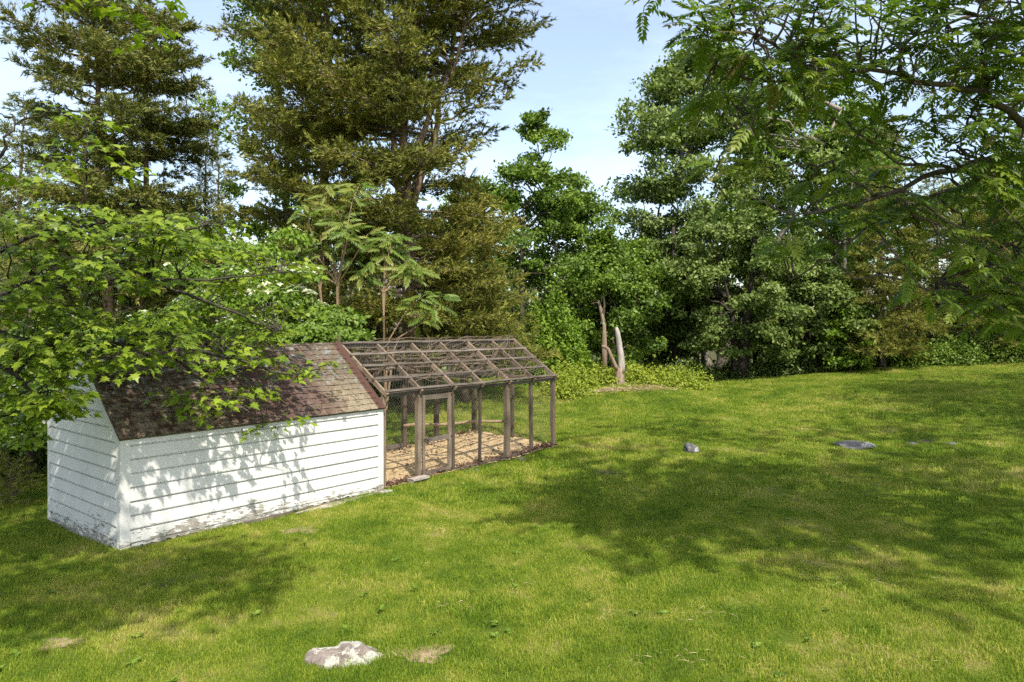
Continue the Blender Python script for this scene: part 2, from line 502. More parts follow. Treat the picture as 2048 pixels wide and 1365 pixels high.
def blade_mat():
    m, nt, out = new_mat('grass_blade')
    c = lawn_colour(nt, True)
    p = nd(nt, "ShaderNodeBsdfPrincipled", Roughness=.5); p.inputs['Specular IOR Level'].default_value = .25
    nt.links.new(c, p.inputs['Base Color'])
    t = nt.nodes.new("ShaderNodeBsdfTranslucent"); nt.links.new(c, t.inputs['Color'])
    ms = nt.nodes.new("ShaderNodeMixShader"); ms.inputs['Fac'].default_value = .3
    nt.links.new(p.outputs[0], ms.inputs[1]); nt.links.new(t.outputs[0], ms.inputs[2])
    nt.links.new(ms.outputs[0], out.inputs['Surface'])
    return m
M['blade'] = blade_mat()

# ------------------------------------------------------------------ ground
def axis_steps(lo, hi, fine_lo, fine_hi, step, grow=1.12):
    a = list(np.arange(fine_lo, fine_hi + 1e-6, step))
    s = step; x = fine_hi
    while x < hi: s *= grow; x += s; a.append(x)
    s = step; x = fine_lo; b = []
    while x > lo: s *= grow; x -= s; b.append(x)
    return np.array(b[::-1] + a)
gx = axis_steps(-400, 400, -14, 26, .45); gy = axis_steps(-150, 700, 0, 36, .45)
GX, GY = np.meshgrid(gx, gy)
gv = np.stack([GX, GY, gz(GX, GY)], -1).reshape(-1, 3)
ny, nx = GX.shape
ii = (np.arange(ny - 1)[:, None] * nx + np.arange(nx - 1)[None, :]).ravel()
gf = np.stack([ii, ii + 1, ii + nx + 1, ii + nx], -1)
obj("lawn", mesh("lawn", gv, gf, M['lawn'], True), kind="structure", label="mown lawn rising gently to the edge of the wood", cat="lawn")

# ------------------------------------------------------------------ shed
UX, UY = 0.6376, 0.7704
C1 = np.array([-5.20, 9.65, 0.0]); RZ = math.atan2(UY, UX)
def s2w(x, y, z=0.0):
    return np.array([C1[0] + UX * x - UY * y, C1[1] + UY * x + UX * y, z])
SL, SW, EZ, RIDGE = 4.46, 2.60, 1.56, 2.665          # length, width, eave and ridge heights
PITCH = math.atan2(RIDGE - EZ, SW / 2)
rs = random.Random(3)

shed = thing("shed", "small white clapboard shed with mossy shingle roof beside the wire run", "shed", (C1[0], C1[1], 0), RZ)
def shed_part(name, mb, mat, parent=shed, smooth=False):
    return obj(name, mb.mesh(name, mat, smooth), parent)

# carcass behind the boards, floor beam and a stone footing
mb = MB()
y0, y1 = .012, SW - .012
prof = [(y0, -.05), (y1, -.05), (y1, EZ), (SW / 2, RIDGE - .03), (y0, EZ)]
v = [[x, y, z] for x in (.012, SL - .012) for y, z in prof]
mb.add(v, [np.array([[0, 4, 3, 2, 1], [5, 6, 7, 8, 9]]), np.array([[0, 1, 6, 5], [1, 2, 7, 6], [2, 3, 8, 7], [3, 4, 9, 8], [4, 0, 5, 9]])])
shed_part("carcass", mb, M['wood_v'])
mb = MB()
box(mb, .1, SL + .02, -.035, .2, -.3, .055)
shed_part("sill_beam", mb, M['wood_x'])

# drop siding: each board with a scooped upper edge
BH = .188
def siding(mb, x0, x1, x0t, x1t, z0, z1, depth=.024, off=0.0):
    """board lying on the plane y=0 facing -y; x0t/x1t are the ends at the top"""
    lerp = lambda a, b, z: a + (b - a) * (z - z0) / max(z1 - z0, 1e-6)
    prof = [(z0, .009), (z0, -depth - .012), (z0 + .012, -depth - .014), (z1 - .024, -depth + .002), (z1 - .019, .001), (z1 - .003, .004), (z1 - .003, .009)]
    prof = [(min(max(z, z0), z1), y) for z, y in prof]
    n = len(prof)
    vs = [[lerp(x0, x0t, z), y + off, z] for z, y in prof] + [[lerp(x1, x1t, z), y + off, z] for z, y in prof]
    f = [[i, (i + 1) % n, n + (i + 1) % n, n + i] for i in range(n)]
    mb.add(vs, [np.array(f), np.array([list(range(n))[::-1], list(range(n, 2 * n))])])

mb = MB(); box(mb, .02, SL - .02, .0095, .0115, .02, EZ - .03)
front = shed_part("front_wall", mb, M['paint'])
z = .115
levels = []
while z < EZ - .06:
    levels.append((z, min(z + BH, EZ - .055))); z += BH
for k, (a, b) in enumerate(levels):
    mb = MB(); siding(mb, .10, SL - .10, .10, SL - .10, a + .002, b + .001, off=rs.uniform(-.003, .003)); sag = rs.uniform(-.004, .004)
    for v_ in mb.v: v_[:, 2] += sag * (v_[:, 0] / SL - .5)
    shed_part("plank", mb, M['paint'], front)
mb = MB(); box(mb, .10, SL - .10, -.030, .0, EZ - .11, EZ - .002); shed_part("frieze_board", mb, M['paint'], front)
for a, b in ((-.032, .10), (SL - .10, SL + .012)):
    mb = MB(); beam(mb, ((a + b) / 2, -.014, -.08 if a < 0 else -.02), ((a + b) / 2, -.014, EZ - .004), b - a - .003, .040, (0, 1, 0), 6, .001)
    shed_part("corner_board", mb, M['paint'], front)
# rotten skirt board: jagged lower edge
mb = MB(); xs = np.arange(.11, SL - .10, .045); rr = np.random.RandomState(5)
bot = -.02 + .05 * rr.rand(len(xs)) + .035 * np.sin(xs * 2.3) + .03
bot = np.minimum(bot, .10)
vs = []
for x, b in zip(xs, bot):
    vs += [[x, -.012, b], [x, -.030, b], [x, -.030, .113], [x, -.012, .113]]
f = []
for i in range(len(xs) - 1):
    for j in range(4):
        f.append([i*4+j, i*4+(j+1) % 4, i*4+4+(j+1) % 4, i*4+4+j])
mb.add(vs, [np.array(f)])
shed_part("skirt_board", mb, M['paint'], front)

# gable walls (near one in detail): built facing -y, then turned to face -x
def turn(mb, x_at, sign):
    """board plane coords (s along wall, depth -y, z) -> shed coords"""
    for i, v in enumerate(mb.v):
        v = np.asarray(v, float).copy()
        s, d, z = v[:, 0].copy(), v[:, 1].copy(), v[:, 2].copy()
        v[:, 0] = x_at + sign * (-d) ; v[:, 1] = s
        mb.v[i] = v
    return mb
def half(z):  # clear half width of the gable under the rakes
    return (SW / 2) * (1 - max(0, z - EZ) / (RIDGE - EZ))
for x_at, sign in ((0.0, -1), (SL, 1)):
    mb = MB(); box(mb, .02, SW - .02, .0095, .0115, .02, EZ - .02)
    gw = shed_part("gable_wall", turn(mb, x_at, sign), M['paint'])
    z = .16; zs = []
    while z < RIDGE - .18:
        zs.append((z, min(z + BH, RIDGE - .12))); z += BH
    for k, (a, b) in enumerate(zs):
        h0, h1 = half(a) - .09, half(b) - .09
        if a < EZ < b: h1 = min(h0, h1 + .02)
        m = SW / 2
        mb = MB(); siding(mb, m - h0, m + h0, m - h1, m + h1, a + .002, b + .001, off=rs.uniform(-.002, .002))
        shed_part("plank", turn(mb, x_at, sign), M['paint'], gw)
    for yy in (.030, SW - .030):
        mb = MB(); beam(mb, (yy, -.013, -.08), (yy, -.013, EZ + .02), .10, .036, (0, 1, 0), 6, .001)
        shed_part("corner_board", turn(mb, x_at, sign), M['paint'], gw)
    for s_ in (-1, 1):
        mb = MB(); d = np.array([s_ * SW / 2, 0, EZ - RIDGE]); dn = norm(np.array([s_ * (RIDGE - EZ), 0, SW / 2]))
        top = np.array([SW / 2, -.016, RIDGE]) - dn * .075; end = top + d * 1.035
        beam(mb, top + norm(d) * .05, end, .042, .115, dn, 5, .001)
        shed_part("rake_board", turn(mb, x_at, sign), M['paint'], gw)
    mb2 = MB(); vs = []; ys = np.arange(.085, SW - .08, .05)
    for y in ys:
        b = -.06 + .07 * rr.rand()
        vs += [[y, -.010, b], [y, -.036, b], [y, -.036, .155], [y, -.010, .155]]
    f = []
    for i in range(len(ys) - 1):
        for j in range(4): f.append([i*4+j, i*4+(j+1) % 4, i*4+4+(j+1) % 4, i*4+4+j])
    mb2.add(vs, [np.array(f)])
    shed_part("skirt_board", turn(mb2, x_at, sign), M['paint'], gw)

# roof: deck plus separate shingles on the slope in view
OV = .075                                           # eave overhang
sl_len = math.hypot(SW / 2, RIDGE - EZ) + OV
fd = np.array([0, -(SW / 2), -(RIDGE - EZ)]); fd = fd / np.linalg.norm(fd)   # down the front slope
fn = np.array([0, -(RIDGE - EZ), SW / 2]); fn = fn / np.linalg.norm(fn)
bd = fd * [1, -1, 1]; bn = fn * [1, -1, 1]
top = np.array([0, SW / 2, RIDGE + .012])
mb = MB()
X0, X1 = -.045, SL + .035
def slab(mb, d, n, t0, t1):
    vs = []
    for x in (X0, X1):
        for s in (0, sl_len):
            for h in (t0, t1):
                vs.append(top + d * s + n * h + np.array([x, 0, 0]))
    mb.add(vs, [BOXF])
slab(mb, fd, fn, -.022, .004)
roof = shed_part("roof", mb, M['wood_x'])
mb = MB(); slab(mb, bd, bn, -.022, .004); shed_part("rear_deck", mb, M['wood_x'], roof)
# a few shared shingle shapes, laid course by course
TABW, EXPO, TABL = .302, .132, .20
def tab_mesh(seed, w):
    r = np.random.RandomState(seed); nxs = 4
    vs = []
    for i in range(nxs + 1):
        x = w * i / nxs
        for s, h in ((-TABL + EXPO, .003), (EXPO + r.uniform(-.009, .009), .014 + r.uniform(0, .014))):
            for t in (0, .009):
                vs.append([x, s, h + t])
    f = []
    for i in range(nxs):
        a = i * 4; b = a + 4
        f += [[a + 1, a + 3, b + 3, b + 1], [a, b, b + 2, a + 2], [a + 2, b + 2, b + 3, a + 3], [a, a + 1, b + 1, b]]
    f += [[0, 2, 3, 1], [nxs*4, nxs*4+1, nxs*4+3, nxs*4+2]]
    return np.array(vs), np.array(f)
ncourse = int(math.ceil(sl_len / EXPO))
rt = np.random.RandomState(11)
def lay(course, x0, w, seed):
    tv, tf = tab_mesh(seed, w)
    s0 = sl_len - (course + 1) * EXPO + .012
    lift = .004
    P = top + np.array([x0, 0, 0]) + np.maximum(tv[:, 1:2] + s0, .004) * fd + (tv[:, 2:3] + lift) * fn
    P = P + np.array([1.0, 0, 0]) * tv[:, 0:1]
    return P, tf
count = 0
back_mb = MB()
for c in range(ncourse):
    x = X0 - .02 - (TABW / 2 if c % 2 else 0) - .06 * (c % 3)
    while x < X1 - .001:
        a, b = max(x, X0 - .008 + .01 * rt.rand()), min(x + TABW - .006, X1 - .09)
        if b - a > .03:
            P, tf = lay(c, a, b - a, rt.randint(1000))
            keep = np.minimum((P - top) @ fd, sl_len + .03)
            mb = MB(); mb.add(P, [tf]); shed_part("shingle", mb, M['shingle'], roof); count += 1
            # mirrored shingles of the far slope stay one piece
            Q = P.copy(); Q[:, 1] = SW - Q[:, 1]; back_mb.add(Q, [tf[:, ::-1]])
        x += TABW
bk = shed_part("rear_shingles", back_mb, M['shingle'], roof); bk["kind"] = "stuff"
mb = MB()
for d, n in ((fd, fn), (bd, bn)):
    vs = []
    for x in (X1 - .088, X1 + .006):
        for s in (-.01, sl_len + .015):
            for h in (.006, .026): vs.append(top + d * s + n * h + np.array([x, 0, 0]))
    mb.add(vs, [BOXF])
shed_part("edge_strip", mb, M['shingle'], roof)
mb = MB()
beam(mb, (X0, SW / 2, RIDGE + .016), (X1, SW / 2, RIDGE + .016), .07, .010, (0, 0, 1), 8, .003)
shed_part("ridge_cap", mb, M['shingle'], roof)
# cushions of moss and caught debris on the courses under the tree
rm = np.random.RandomState(21)
mb = MB(); ico_v = None
import bmesh
def ico(sub):
    bm = bmesh.new(); bmesh.ops.create_icosphere(bm, subdivisions=sub, radius=1.0)
    v = np.array([x.co[:] for x in bm.verts]); f = np.array([[y.index for y in x.verts] for x in bm.faces]); bm.free(); return v, f
IV, IF = ico(1)
n = 620
sx = X0 + .02 + rm.beta(1.0, 1.5, n) * (SL - .1); ss = np.clip(np.round(rm.rand(n) * ncourse) * EXPO + rm.normal(0, .018, n), .02, sl_len - .01)
ps = top + sx[:, None] * np.array([1.0, 0, 0]) + ss[:, None] * fd + .017 * fn
szs = rm.uniform(.010, .040, n)
Rm = np.repeat(np.stack([np.array([1.0, 0, 0]), fd, fn], -1)[None], n, 0)
vv, ff = stamp(IV * [1.5, 1.0, .45], [IF], ps, Rm, szs)
vv += rm.normal(0, .0016, vv.shape)
o = obj("moss", mesh("moss", vv, ff, M['moss'], True, {"tint": np.repeat(rm.rand(n), len(IV))}), roof); o["kind"] = "stuff"
# short stake standing at the ridge end
mb = MB(); beam(mb, (SL + .075, SW / 2 + .05, 1.2), (SL + .075, SW / 2 + .05, RIDGE + .15), .045, .035, (0, 1, 0), 2, .002)
shed_part("stake", mb, M['wood_v'])

# ------------------------------------------------------------------ wire run
XA, XB = 4.53, 9.76
XP = [4.545, 5.41, 6.335, 7.17, 8.05, 8.91, 9.74]
RE = 1.76                                           # eave height of the run
run = thing("chicken_run", "weathered timber and wire netting chicken run joined to the white shed", "chicken run", (C1[0], C1[1], 0), RZ)
def rg(x, y):
    w = s2w(x, y); return float(gz(w[0], w[1]))
def rp_(name, mb, mat, smooth=False, parent=run): return obj(name, mb.mesh(name, mat, smooth), parent)
rr = np.random.RandomState(31)
def tilt(x, z=1.0): return (x - XA) * 0.002
FY, BY = .06, SW - .04
for i, x in enumerate(XP):
    thick = {0: (.075, .085), 1: (.085, .095), 2: (.07, .10), 3: (.05, .05), 4: (.105, .10), 5: (.07, .075), 6: (.085, .085)}[i]
    mb = MB(); beam(mb, (x, FY, rg(x, FY) - .2), (x + rr.uniform(-.015, .015), FY, RE - .05), thick[0], thick[1], (0, 1, 0), 5, .006, rr.rand())
    rp_("post", mb, M['wood_v'])
for x in (4.62, 6.0, 7.30, 8.35, 9.72):
    mb = MB(); beam(mb, (x, BY, rg(x, BY) - .2), (x, BY, RE - .05), .095, .095, (0, 1, 0), 5, .006, rr.rand() * .6)
    rp_("post", mb, M['wood_v'])
mb = MB(); beam(mb, (XB - .02, SW / 2, rg(XB, SW / 2) - .2), (XB - .02, SW / 2, 2.45), .07, .07, (0, 1, 0), 4, .006, .2); rp_("post", mb, M['wood_v'])
# wall plates
for y in (FY, BY):
    mb = MB(); beam(mb, (XA, y, RE - .02), (XB + .06, y, RE - .035), .07, .055, (0, 0, 1), 8, .008, .35); rp_("wall_plate", mb, M['wood_x'])
mb = MB(); beam(mb, (XB - .01, FY, RE - .03), (XB - .01, BY, RE - .03), .05, .06, (0, 0, 1), 4, .006, .3); rp_("wall_plate", mb, M['wood_y'])
# rafters and ridge
RR = 2.665
ft = np.array([0, SW / 2, RR]); fe = np.array([0, FY - .12, RE + .02]); be = np.array([0, BY + .12, RE + .02])
rafn = norm(np.array([0, -(RR - RE), SW / 2]))
for i, x in enumerate(XP):
    for e in (fe, be):
        t_ = ft + [x, 0, -.04]; q = e + [x, 0, -.04]
        mb = MB(); beam(mb, t_, q, .042, .085, (0, 0, 1), 4, .004, .35 + .6 * rr.rand()); rp_("rafter", mb, M['wood_y'])
mb = MB(); beam(mb, (XA - .02, SW / 2, RR - .045), (XB + .03, SW / 2, RR - .06), .04, .11, (0, 0, 1), 8, .008, .5); rp_("ridge_board", mb, M['wood_x'])
for e, sg in ((fe, 1), (be, -1)):
    nrm = norm(np.array([0, -sg * (RR - RE), SW / 2]))
    for fr in (.02, .25, .49, .73, .97):
        c = ft + (e - ft) * fr + nrm * .022
        a = c + [XA - .03 + .05 * rr.rand(), 0, .006 * rr.randn()]; b = c + [XB + .03 + .06 * rr.rand(), 0, -.03 + .008 * rr.randn()]
        mb = MB(); beam(mb, a, b, .058, .022, nrm, 12, .009, .25 + .5 * rr.rand()); rp_("batten", mb, M['wood_x'])
# end gable collar
mb = MB(); beam(mb, (XB - .02, .55, 2.18), (XB - .02, SW - .55, 2.18), .03, .07, (0, 0, 1), 3, .004, .4); rp_("collar_tie", mb, M['wood_y'])
# door
dx0, dx1 = 5.50, 6.285
dz0 = rg(5.8, 0) + .03; dz1 = RE - .09
door = None
mb = MB(); beam(mb, (dx0 + .03, .035, dz0), (dx0 + .03, .035, dz1), .06, .035, (0, 1, 0), 4, .003, .9); door = rp_("door", mb, M['wood_v'])
mb = MB(); beam(mb, (dx1 - .045, .035, dz0), (dx1 - .045, .035, dz1), .09, .035, (0, 1, 0), 4, .003, .95); rp_("stile", mb, M['wood_v'], parent=door)
for zz, hh in ((dz0 + .05, .10), (dz0 + .70, .085), (dz1 - .05, .09)):
    mb = MB(); beam(mb, (dx0 + .06, .033, zz), (dx1 - .09, .033, zz), .028, hh, (0, 0, 1), 3, .003, .5); rp_("rail", mb, M['wood_x'], parent=door)
mb = MB(); tube(mb, [(dx0 + .02, .012, dz0 + .72), (dx0 + .04, -.02, dz0 + .73), (dx0 + .10, -.025, dz0 + .70), (dx0 + .15, -.015, dz0 + .715)], [.012, .012, .014, .009], 6)
tube(mb, [(dx0 + .055, .013, dz0 + .92), (dx0 + .07, -.02, dz0 + .90), (dx0 + .055, .010, dz0 + .80)], .009, 6)
rp_("latch", mb, M['iron'], parent=door)
for zz in (dz0 + .7, dz1 - .04, dz0 + .06):
    mb = MB(); box(mb, dx1 - .03, dx1 + .03, .012, .017, zz - .018, zz + .018); rp_("hinge", mb, M['iron'], parent=door)
# roosting pole
mb = MB()
ts = np.linspace(0, 1, 11)
pp = np.stack([6.25 + ts * 1.95, 1.40 - ts * 1.26 + .015 * np.sin(ts * 9), .87 + ts * .03 + .018 * np.sin(ts * 12)], -1)
tube(mb, pp, .032 + .006 * np.sin(ts * 21), 8, rough=.12); rp_("roost_pole", mb, M['stem'], True)

# netting: hexagon wire on front, rear and roof, welded squares on the far end
def hexnet(mb, o, u, w, W, H, cell=.064, wd=.0025, top=None):
    """ribbons in the plane o + s*u + t*w"""
    o = np.asarray(o, float); u = np.asarray(u, float); w = np.asarray(w, float)
    n = int(W / (cell / 2)); a = cell / 4 * .96
    for i in range(n + 1):
        s = i * cell / 2
        h = H if top is None else top(s)
        if h < .05: continue
        step = cell * .30
        m = int(h / step)
        t = np.arange(m + 1) * step
        ph = (np.arange(m + 1) + (0 if i % 2 else 2)) % 4
        off = np.where(ph < 2, a, -a)
        c = o + (s + off)[:, None] * u + t[:, None] * w
        L = c - u * wd / 2; R_ = c + u * wd / 2
        k = np.arange(m)
        mb.add(np.concatenate([L, R_]), [np.stack([k, k + m + 1, k + m + 2, k + 1], -1)])
def sqnet(mb, o, u, w, W, H, cx=.05, cz=.05, wd=.0022, top=None):
    o = np.asarray(o, float); u = np.asarray(u, float); w = np.asarray(w, float)
    for s in np.arange(0, W, cx):
        h = H if top is None else top(s)
        p = [o + (s - wd / 2) * u, o + (s + wd / 2) * u, o + (s + wd / 2) * u + h * w, o + (s - wd / 2) * u + h * w]
        mb.add(p, [np.array([[0, 1, 2, 3]])])
    for t in np.arange(0, H, cz):
        p = [o + (t - wd / 2) * w, o + W * u + (t - wd / 2) * w, o + W * u + (t + wd / 2) * w, o + (t + wd / 2) * w]
        mb.add(p, [np.array([[0, 1, 2, 3]])])
X_, Z_ = np.array([1.0, 0, 0]), np.array([0, 0, 1.0]); Y_ = np.array([0, 1.0, 0])
mb = MB(); hexnet(mb, (XA, FY - .056, .06), X_, Z_, XB - XA, RE - .1); rp_("front_netting", mb, M['wire'])
mb = MB(); hexnet(mb, (XA, BY + .052, .10), X_, Z_, XB - XA, RE - .15, cell=.075); rp_("rear_netting", mb, M['wire'])
for e, sg, nm in ((fe, 1, "roof_netting"), (be, -1, "roof_netting")):
    d = (e - ft); Ld = np.linalg.norm(d); d = d / Ld
    nrm = norm(np.array([0, -sg * (RR - RE), SW / 2]))
    mb = MB(); hexnet(mb, ft + nrm * .037 + [XA, 0, 0], X_, d, XB - XA, Ld, wd=.0018); rp_(nm, mb, M['wire'])
mb = MB(); sqnet(mb, (XB + .045, FY, .14), Y_, Z_, BY - FY, 1.05); rp_("end_netting", mb, M['wire'])
mb = MB(); hexnet(mb, (XB + .045, FY, RE), Y_, Z_, BY - FY, 0, top=lambda s: max(0, (RR - RE - .08) * (1 - abs(s - (BY - FY) / 2) / ((BY - FY) / 2)))); rp_("end_netting", mb, M['wire'])
# sand floor following the ground, scattered straw
xs = np.linspace(XA, XB + .06, 30); ys = np.linspace(-.03, SW + .02, 16)
XX, YY = np.meshgrid(xs, ys)
wx = C1[0] + UX * XX - UY * YY; wy = C1[1] + UY * XX + UX * YY
ZZ = gz(wx, wy) + .02 + .035 * np.random.RandomState(2).rand(*XX.shape)
fv = np.stack([XX, YY, ZZ], -1).reshape(-1, 3)
k = (np.arange(15)[:, None] * 30 + np.arange(29)[None, :]).ravel()
fm = mesh("sand_floor", fv, np.stack([k, k + 1, k + 31, k + 30], -1), M['sand'], True)
obj("sand_floor", fm, run)
mb = MB(); rq = np.random.RandomState(8)
def flat_bits(n, xr, yr, L, wd, mat, name, lift=.05, seed=0, dens=None):
    q = np.random.RandomState(seed)
    x = q.uniform(*xr, n); y = q.uniform(*yr, n)
    if dens: y = dens(q, n)
    wx = C1[0] + UX * x - UY * y; wy = C1[1] + UY * x + UX * y
    zz = gz(wx, wy) + lift + q.rand(n) * .05
    ax = norm(np.stack([q.randn(n), q.randn(n), q.randn(n) * .35], -1)); nn = norm(np.stack([q.randn(n) * .6, q.randn(n) * .6, np.ones(n)], -1))
    lv = np.array([[0, 0, 0], [wd, .4, .06], [0, 1, 0], [-wd, .45, -.04]])
    v_, f_ = stamp(lv, [np.array([[0, 1, 2, 3]])], np.stack([x, y, zz], -1), frames(ax, nn), q.uniform(.6, 1.3, n) * L)
    return v_, f_, np.repeat(q.rand(n), 4)
v_, f_, t_ = flat_bits(1500, (XA + .1, XB), (0, SW), .11, .05, None, "straw", .03, 4)
o = obj("straw", mesh("straw", v_, f_, M['straw'], False, {"tint": t_}), run); o["kind"] = "stuff"
v_, f_, t_ = flat_bits(1900, (XA + .05, XB + .1), (0, SW), .085, .33, None, "dead_leaves", .03, 5, dens=lambda q, n: np.where(q.rand(n) < .72, np.abs(q.normal(.02, .13, n)), np.where(q.rand(n) < .6, SW - np.abs(q.normal(0, .12, n)), q.uniform(0, SW, n))))
o = obj("leaf_litter", mesh("leaf_litter", v_, f_, M['deadleaf'], False, {"tint": t_}), kind="stuff", label="brown dead leaves drifted along the foot of the wire run", cat="leaf litter", loc=(C1[0], C1[1], 0)); o.rotation_euler = (0, 0, RZ)
# rear kick boards
mb = MB(); beam(mb, (XA + .2, BY - .05, rg(5, BY) + .10), (7.2, BY - .05, rg(7, BY) + .08), .03, .16, (0, 0, 1), 6, .01, .4); rp_("kick_board", mb, M['wood_x'])
mb = MB(); beam(mb, (6.4, .03, rg(6.4, 0) + .03), (XB, .03, rg(XB, 0) + .03), .05, .07, (0, 0, 1), 6, .01, .25); rp_("kick_board", mb, M['wood_x'])

# tangle of dead vine lying on the netting
mb = MB(); rv = np.random.RandomState(41)
for i in range(130):
    sg = 1 if rv.rand() < .45 else -1
    e = fe if sg == 1 else be
    x0 = rv.uniform(XA + .1, XB - .6); f0 = rv.uniform(.02, .95)
    L = rv.uniform(.5, 2.0); ang = rv.uniform(-.7, .7); n_ = 7
    xs = x0 + np.linspace(0, L, n_) * math.cos(ang); fs = np.clip(f0 + np.linspace(0, L, n_) * math.sin(ang) / 1.6 + rv.normal(0, .03, n_), 0, 1)
    xs = np.clip(xs, XA, XB + .1)
    nrm = norm(np.array([0, -sg * (RR - RE), SW / 2]))
    pts = ft + fs[:, None] * (e - ft) + nrm * (.045 + .06 * rv.rand(n_))[:, None] + xs[:, None] * X_
    tube(mb, pts, np.linspace(.006, .002, n_), 3, False, rv.rand())
o = obj("dead_vine", mb.mesh("dead_vine", M['twig']), kind="stuff", label="tangle of dry brown vine stems lying over the run's wire roof", cat="vine", loc=(C1[0], C1[1], 0)); o.rotation_euler = (0, 0, RZ)

# concrete block half sunk by the door, slab and flat stones along the edge
def block():
    t = thing("concrete_block", "mossy hollow concrete block lying at the run door's foot", "block", tuple(s2w(5.28, -.10, rg(5.28, -.1))), RZ + .04)
    bm = bmesh.new()
    L, W, H = .42, .17, .13
    mbx = MB()
    for a, b in ((0, .03), (.19, .225), (.385, L)): box(mbx, a - L / 2, b - L / 2, -W / 2 + .028, W / 2 - .028, -.06, H - .02 - .002)
    box(mbx, -L / 2, L / 2, -W / 2, W / 2, H - .055, H - .018); box(mbx, -L / 2 + .001, L / 2 - .001, -W / 2 + .001, W / 2 - .001, -.07, -.02)
    obj("shell", mbx.mesh("shell", M['concrete']), t); bm.free()
block()

def rock(name, label, loc, size, seed, mat, cat="rock", rz=0.0, flat=1.0, group=None):
    q = np.random.RandomState(seed)
    v, f = ico(4)
    h = np.zeros(len(v))
    for k in range(9):
        d = norm(q.randn(3)); t = q.uniform(.45, .95)
        s = v @ d; over = np.maximum(s - t, 0); v = v - over[:, None] * d * .85     # facets
    for fr, am in ((2.1, .12), (4.7, .05), (10, .022), (22, .010)):
        ph = q.uniform(0, 6, 3); dd = q.randn(3, 3)
        h = np.sin(v @ dd[0] * fr + ph[0]) * np.sin(v @ dd[1] * fr + ph[1]) * am
        v = v * (1 + h[:, None])
    v = v * np.array(size) / 2
    o = obj(name, mesh(name, v, f, M[mat], False), label=label, cat=cat, loc=loc, group=group)
    o.rotation_euler = (0, 0, rz)
    return o
def on_ground(px, py):
    """where the sight line through a photograph pixel meets the terrain"""
    d = np.linspace(4, 60, 6000); X = (px - 1024) / FPX * d; Z = CAM_H - (py - HORIZON) / FPX * d
    i = np.argmax(Z < gz(X, d)); return np.array([X[i], d[i], float(gz(X[i], d[i]))])
ROCKS = []
def slab_rock():
    p = on_ground(695, 1316); q = np.random.RandomState(5)
    out = np.array([[-.40, -.02], [-.33, .10], [-.16, .15], [-.04, .26], [.06, .25], [.40, .06], [.33, -.02], [.22, -.16], [.02, -.20], [-.14, -.22], [-.28, -.16], [-.38, -.10]])
    k = 5; ring = np.concatenate([out + (np.roll(out, -1, 0) - out) * t / k for t in range(k)]).reshape(k, -1, 2).transpose(1, 0, 2).reshape(-1, 2)
    n = len(ring); vs = []; f = []
    levels_ = [(1.06, -.12), (1.03, -.02), (1.0, .045), (.965, .075), (.80, .088), (.6, .096), (.4, .10), (.2, .10)]
    for s, h in levels_:
        r_ = ring * s; tl_ = .10 * r_[:, 1] - .05 * r_[:, 0]
        wv = .016 * np.sin(r_[:, 0] * 13 + 1) * np.sin(r_[:, 1] * 17) + .008 * np.sin(r_[:, 0] * 37 + r_[:, 1] * 29)
        vs.append(np.stack([r_[:, 0], r_[:, 1], h + (tl_ + wv) * (h > 0)], -1) + q.normal(0, .004, (n, 3)))
    vs.append(np.array([[0, 0, .10]])); m = len(levels_); j = np.arange(n); k2 = (j + 1) % n
    for i in range(m - 1): f.append(np.stack([i*n + j, i*n + k2, (i+1)*n + k2, (i+1)*n + j], -1))
    me = mesh("rock", np.concatenate(vs), [np.concatenate(f), np.stack([(m-1)*n + j, (m-1)*n + k2, np.full(n, m*n)], -1)], M['rock_pale'])
    obj("rock", me, label="pale lichen-spotted flat rock in the sunny grass near the house", cat="rock", loc=(p[0], p[1], p[2] - .045))
    for a_, b_, r in ((-.2, 0, .22), (.0, .03, .24), (.2, .02, .2)): ROCKS.append((p[0] + a_, p[1] + b_, r))

def lawn_rock(px, py, size, seed, mat, label, sink=.3, rz=0.0):
    p = on_ground(px, py); ROCKS.append((p[0], p[1], max(size[0], size[1]) * .46))
    rock("rock", label, (p[0], p[1], p[2] + size[2] * (.5 - sink)), size, seed, mat, rz=rz)
slab_rock()
lawn_rock(1381, 903, (.37, .50, .32), 6, 'rock_dark', "small grey humped rock in the shaded lawn, right of the run", .40, .3)
lawn_rock(1712, 894, (.95, .62, .26), 9, 'rock_dark', "long low dark grey rock flush with the shaded lawn", .45, .05)
lawn_rock(1828, 889, (.30, .25, .12), 12, 'rock_dark', "tiny grey stone beside bare soil right of the long dark rock", .5)
lawn_rock(1905, 890, (.34, .22, .10), 14, 'rock_dark', "small flat grey stone farthest right in the shaded lawn", .5)
lawn_rock(1680, 934, (.16, .14, .08), 15, 'rock_dark', "fist-sized grey stone in the grass below the long dark rock", .5)
for i, (x, L, lab) in enumerate(((4.35, .55, "pale flat edging stone at the shed's corner by the run"), (6.75, .42, "flat grey edging stone just past the run door"), (7.45, .5, "flat edging stone under the drift of dead leaves by the run"), (8.3, .4, "flat edging stone at the foot of the thick run post"))):
    w = s2w(x, -.14); rock("edging_stone", lab, (w[0], w[1], float(gz(w[0], w[1])) - .012), (L, .24, .10), 50 + i, 'rock_pale' if i == 0 else 'rock_dark', "stone", RZ + .05 * i, group="stones edging the run")
w = s2w(3.45, -.09)
rock("footing_slab", "long pale concrete footing showing under the shed's front boards", (w[0], w[1], float(gz(w[0], w[1])) - .02), (2.0, .24, .15), 71, 'concrete', "footing", RZ)
# ------------------------------------------------------------------ plants: generators
LEAF_V = np.array([[0, 0, 0], [.32, .45, .05], [0, 1, -.06], [-.32, .45, .05]])
LEAF_F = [np.array([[0, 1, 2, 3]])]

